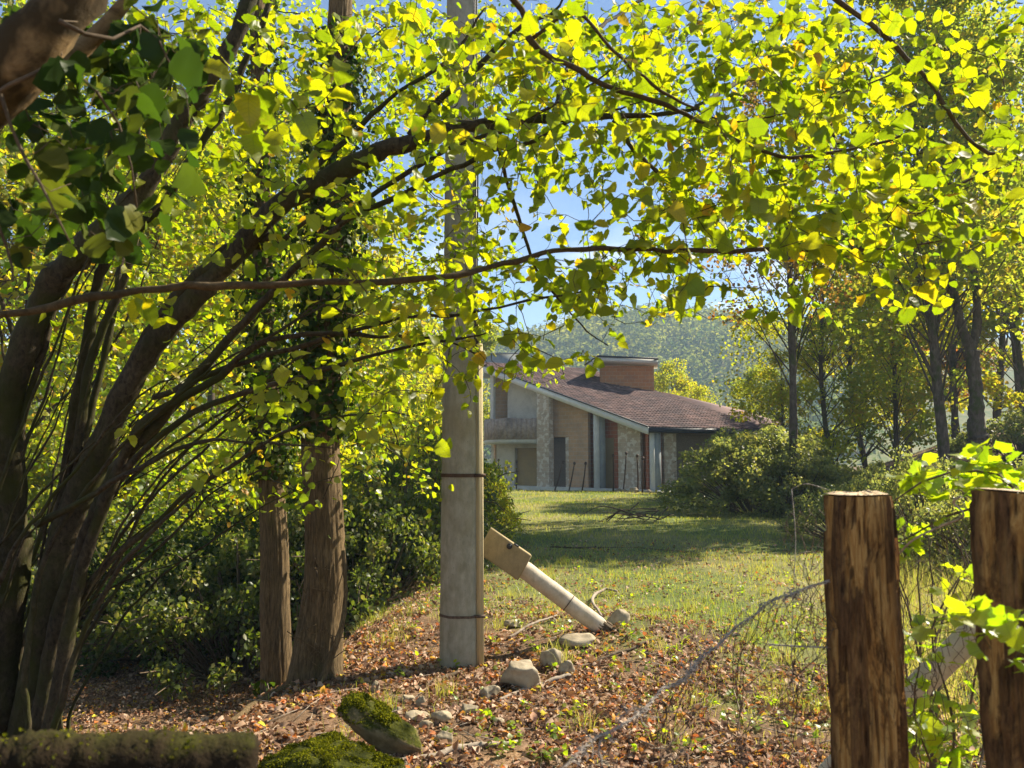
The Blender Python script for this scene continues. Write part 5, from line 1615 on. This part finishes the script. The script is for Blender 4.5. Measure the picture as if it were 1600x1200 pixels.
A = density_points(g2, 250, lambda a, b: rng.uniform(2.2, 3.1))
A = np.vstack([A, [at(a, b, d) for a, b, d in ((340, 120, 1.75), (390, 140, 1.8), (450, 150, 1.85), (480, 190, 1.9), (400, 200, 1.95), (270, 80, 1.7), (430, 215, 2.0), (180, 225, 1.7), (500, 340, 2.1), (570, 300, 2.1), (520, 120, 2.0))]])
tw2 = grow_twigs(sk, A, 1.3, 0.0013, 0.004, 4); sk.mb = thick
P, D, Nn, s_ = twig_leaves(tw2, 0.043, (0.038, 0.072))
sk.mb.build('stems', M['near_bark'], hazel2)
bough.build('boughs', M['bough_bark'], hazel2)
leaf_cloud_parts(hazel2, 'leaf', P, D, Nn, s_, 'hazel_leaf', LEAF, 300)

# hazels farther back on the left fill the middle distance with small leaves
def back_hazel(x, y, grid, n, dlo, dhi, label, stems, size=(0.045, 0.072), reps=1):
    e = empty('hazel_tree', (x, y, hz(x, y)), label, 'tree', 'hazels behind the trunks')
    sk = Skeleton()
    z0 = hz(x, y)
    for q in range(stems):
        a = rng.uniform(0, 2*PI); o_ = np.array((math.cos(a), math.sin(a)))*0.25
        top = np.array((x+rng.normal()*1.3, y+rng.normal()*0.8, z0+rng.uniform(3.5, 6.5)))
        b_ = np.array((x+o_[0], y+o_[1], z0-0.2))
        m2 = b_*0.5+top*0.5+np.array((rng.normal()*0.3, 0, 0.5))
        sk.limb([b_, m2, top], [rng.uniform(0.03, 0.06), 0.025, 0.006], 7, 0.12)
    A = density_points(grid, n, lambda a, b: rng.uniform(dlo, dhi))
    A = A[A[:, 2] > h(A[:, 0], A[:, 1])+0.7]
    tw_ = grow_twigs(sk, A, 6.0, 0.002, 0.009, 4)
    P, D, Nn, s_ = twig_leaves(tw_, 0.045, size)
    if reps > 1:
        P = np.repeat(P, reps, 0)+rng.normal(size=(len(P)*reps, 3))*0.10
        D = np.repeat(D, reps, 0)+rng.normal(size=P.shape)*0.4; Nn = np.repeat(Nn, reps, 0)+rng.normal(size=P.shape)*0.3; s_ = rng.permutation(np.repeat(s_, reps))
    sk.mb.build('stems', M['hazel_bark'], e)
    c = cloud(LEAF_MID, P, D, Nn, s_, rng.random(len(P))).build('foliage', M['hazel_leaf_far'], e); c['kind'] = 'stuff'
    return e
gA = [
 [3,3,4,5,5,5,5,4,1,0,0,0,0,0,0,0],
 [3,3,4,5,5,5,5,4,1,0,0,0,0,0,0,0],
 [3,3,4,5,5,4,4,2,.6,0,0,0,0,0,0,0],
 [3,4,4,5,5,4,3,.8,0,0,0,0,0,0,0,0],
 [4,4,5,5,5,4,2,.6,0,0,0,0,0,0,0,0],
 [4,4,5,5,5,4,2,.1,0,0,0,0,0,0,0,0],
 [3,4,5,6,6,5,3,0,0,0,0,0,0,0,0,0],
 [1,2,4,4,3,2,1.5,0,0,0,0,0,0,0,0,0]]
back_hazel(-5.6, 7.6, gA, 420, 5.6, 8.2, 'hazel thicket standing in the gully behind the arching hazel stems', 9, reps=2)
back_hazel(-8.2, 10.6, gA, 520, 8.2, 11.5, 'taller hazel across the gully with small glowing leaves', 11, reps=3)
gB = [
 [0,0,0,0,0,0,0,1,2,3,4,4,3,1,0,0],
 [0,0,0,0,0,0,0,1,2,3,4,4,4,2,0,0],
 [0,0,0,0,0,0,0,1,1.5,2,4,6,5,4,1,0],
 [0,0,0,0,0,0,0,1,.3,.8,4,6,5,4,1,0],
 [0,0,0,0,0,0,0,.6,.8,1.4,1.6,.6,.3,.2,0,0],
 [0,0,0,0,0,0,0,.4,.5,.2,0,0,0,0,0,0]]
# upper boughs over the open ground, reached from the first hazel's long limb
up = Skeleton()
px_limb(up, [(1080, 172, 3.3, 8), (1180, 120, 3.9, 8), (1260, 150, 4.5, 6), (1330, 260, 5.0, 4)], 6)
px_limb(up, [(960, 190, 3.35, 9), (1000, 240, 4.0, 8), (1060, 300, 4.6, 6), (1150, 340, 5.0, 4)], 6)
px_limb(up, [(860, 188, 3.4, 9), (900, 80, 4.2, 8), (980, 10, 4.9, 6), (1080, -40, 5.2, 4)], 6)
px_limb(up, [(766, 192, 3.45, 8), (800, 320, 3.9, 6), (840, 430, 4.2, 5), (900, 500, 4.3, 3), (950, 540, 4.3, 2)], 6)
A = density_points(gB, 720, lambda a, b: rng.uniform(4.0, 6.6))
tw3 = grow_twigs(up, A, 3.0, 0.0014, 0.005, 4)
P, D, Nn, s_ = twig_leaves(tw3, 0.04, (0.034, 0.062))
o = up.mb.build('upper_boughs', M['hazel_bark'], hazel)
c = cloud(LEAF_MID, P, D, Nn, s_, rng.random(len(P))).build('upper_foliage', M['hazel_leaf_far'], hazel); c['kind'] = 'stuff'

# ivy draped over the near limb, top left
iv = empty('ivy', at(60, 160, 1.5), 'dark ivy with large leaves hanging from the thick limb in the top left corner', 'ivy')
sk = Skeleton()
px_limb(sk, [(-60, 180, 1.36, 8), (60, 110, 1.34, 7), (130, 120, 1.4, 6), (190, 210, 1.45, 4), (215, 330, 1.5, 3)], 6)
px_limb(sk, [(0, 140, 1.36, 8), (30, 230, 1.4, 6), (70, 300, 1.4, 4), (110, 380, 1.42, 3)], 6)
px_limb(sk, [(90, 30, 1.34, 8), (160, 60, 1.4, 6), (230, 40, 1.5, 5), (270, 110, 1.5, 3)], 6)
px_limb(sk, [(-60, 180, 1.36, 8), (-20, 300, 1.5, 6), (15, 400, 1.55, 4), (20, 440, 1.55, 3)], 6)
gI = [[3,4,3,1,0,0,0,0,0,0,0,0,0,0,0,0],[1,3,3,.4,0,0,0,0,0,0,0,0,0,0,0,0],[2,2.4,2,.2,0,0,0,0,0,0,0,0,0,0,0,0],[2,1.2,.3,0,0,0,0,0,0,0,0,0,0,0,0,0],[.5,0,0,0,0,0,0,0,0,0,0,0,0,0,0,0]]
A = density_points(gI, 90, lambda a, b: rng.uniform(1.35, 2.1))
tw4 = grow_twigs(sk, A, 0.7, 0.001, 0.003, 4)
P, D, Nn, s_ = twig_leaves(tw4, 0.05, (0.040, 0.074), 0.3, 0.8, 0.9)
sk.mb.build('stems', M['twig'], iv)
leaf_cloud_parts(iv, 'leaf', P, D, Nn, s_, 'dark_leaf', LEAF[:3], 240)

# ------------------------------------------------------------------ lime green vines by the posts
def vine(label, seeds, limbs, n, dlo, dhi, size):
    e = empty('vine', at(*limbs[0][0][:3]), label, 'vine', 'lime green vines by the fence posts')
    sk = Skeleton()
    for l in limbs: px_limb(sk, l, 6)
    A = []
    for cx, cy, rx, ry, wgt in seeds:
        for q in range(int(n*wgt)):
            A.append(at(cx+rng.normal()*rx, cy+rng.normal()*ry, rng.uniform(dlo, dhi)))
    tw_ = grow_twigs(sk, np.array(A), 0.8, 0.0009, 0.002, 4)
    P, D, Nn, s_ = twig_leaves(tw_, 0.055, size, 1.0, 0.6, 0.2)
    sk.mb.build('stems', M['twig'], e)
    leaf_cloud_parts(e, 'leaf', P, D, Nn, s_, 'vine_leaf', LOBED, 280)
vine('lime leaved vine sprawling above the gap between the two posts',
     [(1520, 730, 34, 22, .4), (1450, 745, 22, 14, .2), (1585, 745, 16, 18, .2), (1425, 835, 20, 16, .15), (1440, 780, 30, 12, .05)],
     [[(1640, 1000, 1.95, 5), (1610, 880, 1.95, 5), (1590, 780, 1.95, 5), (1540, 735, 2.0, 4), (1450, 750, 2.05, 3), (1370, 800, 2.1, 2)],
      [(1590, 780, 1.95, 4), (1500, 800, 2.05, 4), (1430, 835, 2.1, 3), (1400, 850, 2.1, 2)]], 44, 1.9, 2.2, (0.04, 0.062))
vine('lime leaved vine hanging in front of the dark split post at the right edge',
     [(1555, 960, 40, 16, .3), (1590, 1000, 14, 30, .2), (1510, 975, 14, 12, .1), (1590, 1040, 10, 14, .1), (1470, 985, 14, 12, .1)],
     [[(1680, 1150, 1.4, 6), (1640, 1040, 1.38, 5), (1600, 985, 1.38, 4), (1540, 960, 1.42, 3), (1470, 975, 1.5, 2)]], 26, 1.3, 1.45, (0.03, 0.05))
vine('lime leaved vine growing up from the ground between the two posts',
     [(1450, 1000, 30, 26, .25), (1490, 1130, 40, 30, .4), (1430, 1110, 14, 34, .2), (1460, 1180, 40, 20, .3), (1530, 900, 30, 40, .2)],
     [[(1470, 1420, 2.3, 6), (1475, 1240, 2.3, 5), (1490, 1130, 2.3, 4), (1460, 1000, 2.3, 3), (1500, 900, 2.3, 2)],
      [(1475, 1240, 2.3, 4), (1430, 1110, 2.2, 3), (1440, 1020, 2.2, 2)]], 40, 2.1, 2.45, (0.035, 0.06))
# bare scrub wound through the netting
sc_ = empty('scrub', at(1460, 1000, 2.7), 'tangle of bare grey twigs behind the netting between the posts', 'scrub')
sk = Skeleton()
for q in range(14):
    x0 = rng.uniform(1390, 1620); a = rng.uniform(-60, 60); y0 = 1300
    px_limb(sk, [(x0, y0, 2.9, 5), (x0+a*0.3, 1130, 2.9+rng.uniform(-.2, .5), 4), (x0+a, 980, 3.0, 3), (x0+a*2.2+rng.normal()*20, 830+rng.normal()*30, 3.1, 1.5)], 5)
A = np.array([at(rng.uniform(1380, 1620), rng.uniform(780, 1100), rng.uniform(2.6, 3.6)) for _ in range(200)])
grow_twigs(sk, A, 1.0, 0.0008, 0.0022, 3)
sk.mb.build('stems', M['twig'], sc_)

# ------------------------------------------------------------------ sticks and fallen branches
def stick(pts, label, mat='pale_twig', lift=0.012, name='stick'):
    P = []; R = []
    for x, y, w_ in pts:
        g = ground(x, y); P.append(g+(0, 0, lift)); R.append(0.5*w_*g[1]/F)
    P = np.array(P); A = spline(np.column_stack([P, R]), 40); A[:, :3] += np.cumsum(rng.normal(size=(40, 3)), 0)*0.0025
    A[:, 3] = np.maximum(A[:, 3], 0.002)
    V, Fq, uv = tube(A[:, :3], A[:, 3], 8, True, 0.07); mb = MB(); mb.add(V, Fq, 0.5, uv)
    c = A[:, :3].mean(0); o = mb.build(name, M[mat], None, True, c)
    tag(o, label, 'stick', 'sticks on the ground'); return o
stick([(545, 1199, 9), (600, 1195, 10), (655, 1190, 12), (700, 1180, 11), (745, 1173, 9), (800, 1168, 7)], 'long pale stick along the bottom edge below the mossy slab')
stick([(780, 1098, 6), (830, 1080, 7), (880, 1063, 7), (895, 1056, 4)], 'pale stick resting against the front of the largest boulder')
stick([(650, 1078, 6), (690, 1062, 7), (730, 1047, 5), (752, 1040, 4)], 'dark root like stick crossing at the foot of the concrete pole', 'twig')
stick([(350, 1143, 8), (390, 1112, 12), (430, 1090, 12), (462, 1074, 10)], 'exposed root running down left from the foot of the large trunk', 'trunk_bark')
stick([(930, 1040, 4), (980, 1020, 4), (1040, 1000, 3)], 'thin dark stick in the grass right of the boulders', 'twig')
stick([(860, 856, 2), (900, 858, 2.5), (980, 857, 2.5), (1060, 861, 2), (1100, 864, 1.2)], 'long thin branch lying across the lawn', 'twig', 0.01)
stick([(1060, 880, 2), (1080, 877, 2.5), (1130, 886, 2)], 'short branch lying on the lawn before the big bush', 'twig', 0.01)
stick([(795, 1000, 4), (830, 985, 4), (870, 968, 3)], 'pale twig under the fallen post')
stick([(940, 975, 4), (925, 945, 5), (945, 932, 4), (962, 936, 3)], 'forked pale twig behind the foot of the fallen post', 'pale_twig', 0.06)
g = ground(985, 815)
bp = empty('branch_pile', g, 'heap of dead dark branches on the lawn left of the big bush', 'branch pile')
for q in range(20):
    mb = MB()
    c = g+np.array((rng.normal()*0.5, rng.normal()*0.3, 0.05+abs(rng.normal())*0.12)); d = rng.normal(size=3)*(1, 0.6, 0.22); d = d/np.linalg.norm(d)*rng.uniform(0.25, 0.7)
    V, Fq, uv = tube(spline([c-d, c+rng.normal(size=3)*0.08, c+d], 10), np.linspace(0.02, 0.006, 10), 5); mb.add(V, Fq, rng.random(), uv)
    mb.build('branch', M['twig'], bp)

# ------------------------------------------------------------------ leaf litter, grass, seedlings
n = 230000
y = 3.2 + 12*rng.random(n)**1.45; x = rng.uniform(-1, 1, n)*(y*0.72+0.8)
keepp = rng.random(n) > grassy(x, y)*0.86
x, y = x[keepp], y[keepp]
patch = wob(x, y, 1.7)+wob(x+5, y, 4.0); k2 = rng.random(len(x)) < 0.66+0.9*patch+0.6*(x < np.interp(y, _cy, _cx)+0.3)
x, y = x[k2], y[k2]; n = len(x)
P = np.stack([x, y, h(x, y)+rng.uniform(0.003, 0.03, n)], 1)
D = rng.normal(size=(n, 3)); D[:, 2] = rng.normal(size=n)*0.3; Nn = np.stack([rng.normal(size=n)*0.45, rng.normal(size=n)*0.45, np.ones(n)], 1)
s_ = 0.018+0.05*rng.random(n)**1.8
# curled dry leaves
CURL = [leaf_template(4, 0.7, 0.0, 0.55, 0.5, 60+k) for k in range(3)]
pr = proj(P); ins = (pr[:, 0] > 0) & (pr[:, 0] < 1600) & (pr[:, 1] > 0) & (pr[:, 1] < 1195)
sco = np.where(ins, s_*F/pr[:, 2], 0); order = np.argsort(-sco); bigl = order[:300]; rest = np.setdiff1d(np.arange(n), bigl)
lit = empty('leaf_litter', (0, 6, 0), 'brown and orange fallen leaves covering the bank and gully')
lit['category'] = 'leaf litter'
rn = rng.random(n)**1.15
cl = cloud(CURL, P[rest], D[rest], Nn[rest], s_[rest], rn[rest]).build('leaf_layer', M['litter'], lit); cl['kind'] = 'stuff'
ms = leaf_part_meshes('fallen_leaf', CURL, M['litter'], 18); R = orient(D, Nn)
for q in bigl: place_leaf('fallen_leaf', ms[min(17, int(rn[q]*18))], lit, P[q], R[q], s_[q], np.array(lit.location))

def blades(x, y, hgt, wid, rn):
    n = len(x); z = h(x, y); a = rng.uniform(0, 2*PI, n); le = rng.normal(size=(n, 2))*0.45
    c, s2 = np.cos(a)*wid, np.sin(a)*wid
    V = np.zeros((n, 5, 3))
    V[:, 0] = np.stack([x-c, y-s2, z-0.01], 1); V[:, 1] = np.stack([x+c, y+s2, z-0.01], 1)
    V[:, 2] = np.stack([x-c*.7+le[:, 0]*hgt*.35, y-s2*.7+le[:, 1]*hgt*.35, z+hgt*.6], 1); V[:, 3] = np.stack([x+c*.7+le[:, 0]*hgt*.35, y+s2*.7+le[:, 1]*hgt*.35, z+hgt*.6], 1)
    V[:, 4] = np.stack([x+le[:, 0]*hgt, y+le[:, 1]*hgt, z+hgt], 1)
    b = (np.arange(n)*5)[:, None]
    return V.reshape(-1, 3), [b+np.array((0, 1, 3, 2)), b+np.array((2, 3, 4))], np.repeat(rn, 5)
mb = MB()
n = 150000
y = 3.5+41*rng.random(n)**1.7; x = rng.uniform(-0.55, 0.72, n)*(y+1.5)
g_ = grassy(x, y)+0.25*wob(x, y, 1.1); k2 = (rng.random(n) < np.clip(g_, 0.012, 1))
x, y = x[k2], y[k2]
hh = (0.03+0.05*rng.random(len(x)))*(1+y*0.018)*(0.8+0.5*wob(x, y, 0.8)); wd_ = 0.0018+0.00022*y
V, Fq, r_ = blades(x, y, hh, wd_, np.clip(0.5+0.45*wob(x, y, 0.5)+rng.normal(size=len(x))*0.22, 0, 1)); mb.add(V, Fq, r_)
# dry tussocks on the bank
for q in range(90):
    yy = rng.uniform(4.2, 12); xx = rng.uniform(-0.25, 0.75)*yy
    m_ = rng.integers(25, 80); x = xx+rng.normal(size=m_)*0.06; y = yy+rng.normal(size=m_)*0.06
    V, Fq, r_ = blades(x, y, rng.uniform(0.05, 0.17, m_), 0.0022, np.clip(rng.normal(0.6, 0.25, m_), 0, 1)); mb.add(V, Fq, r_)
for q in range(420):
    yy = rng.uniform(4.5, 17); xx = rng.uniform(0.42, 0.80)*yy
    m_ = rng.integers(14, 40); x = xx+rng.normal(size=m_)*0.10; y = yy+rng.normal(size=m_)*0.10
    V, Fq, r_ = blades(x, y, rng.uniform(0.10, 0.45, m_), 0.003, np.clip(rng.normal(0.7, 0.25, m_), 0, 1)); mb.add(V, Fq, r_)
tag(mb.build('grass', M['grass']), 'short grass of the lawn and dry tufts on the bank', 'grass', kind='stuff')
# small green seedlings
P, D, Nn, s_ = [], [], [], []
sp_ = [(712, 1098), (650, 1000), (740, 1010), (905, 892), (885, 880), (760, 1085), (820, 1170), (780, 1185), (1010, 1100), (1340, 1150), (1180, 1140), (1080, 1180), (880, 1190), (640, 985), (1140, 985), (1000, 1190), (870, 905), (850, 1190)]
for x_, y_ in sp_ + [(rng.uniform(620, 1300), rng.uniform(900, 1190)) for _ in range(120)]:
    g = ground(x_, y_)
    for q in range(rng.integers(4, 12)):
        d = rand_dirs(1, 0.4)[0]; P.append(g+d*(0.02, 0.02, 0.0)+(0, 0, rng.uniform(0.01, 0.07))); D.append(d*(1, 1, 0.4)); Nn.append(np.array((0, 0, 1))+rng.normal(size=3)*0.4); s_.append(rng.uniform(0.02, 0.045))
tag(cloud(LEAF_MID, np.array(P), np.array(D), np.array(Nn), np.array(s_), rng.random(len(s_))).build('seedlings', M['vine_leaf']), 'small bright green seedlings dotted over the leaf litter', 'seedlings', kind='stuff')
# twig debris
mb = MB()
for q in range(900):
    yy = 3.6+9*rng.random()**1.4; xx = rng.uniform(-0.7, 0.7)*yy; c = np.array((xx, yy, hz(xx, yy)+0.012)); a = rng.uniform(0, PI); L_ = rng.uniform(0.04, 0.22)
    d = np.array((math.cos(a), math.sin(a), rng.normal()*0.12))*L_
    V, Fq, uv = tube(np.array([c-d, c+rng.normal(size=3)*0.008, c+d]), [0.0035, 0.003, 0.0015], 4); mb.add(V, Fq, rng.random(), uv)
tag(mb.build('twig_debris', M['pale_twig']), 'scattered dry twigs among the fallen leaves', 'twigs', kind='stuff')

# ------------------------------------------------------------------ thin air haze over the valley
mhz, t, out = new_mat('valley haze')
pv = t.nodes.new('ShaderNodeVolumePrincipled'); pv.inputs['Density'].default_value = 0.0008
pv.inputs['Color'].default_value = (0.62, 0.82, 1.0, 1); pv.inputs['Anisotropy'].default_value = 0.0
t.links.new(pv.outputs[0], out.inputs['Volume'])
mb = MB(); mb.add(*box_vf((60, 330, 40), (1100, 0, 0), (0, 1020, 0), (0, 0, 62)))
tag(mb.build('haze', mhz, None, False), 'thin bluish air haze over the valley', kind='stuff')
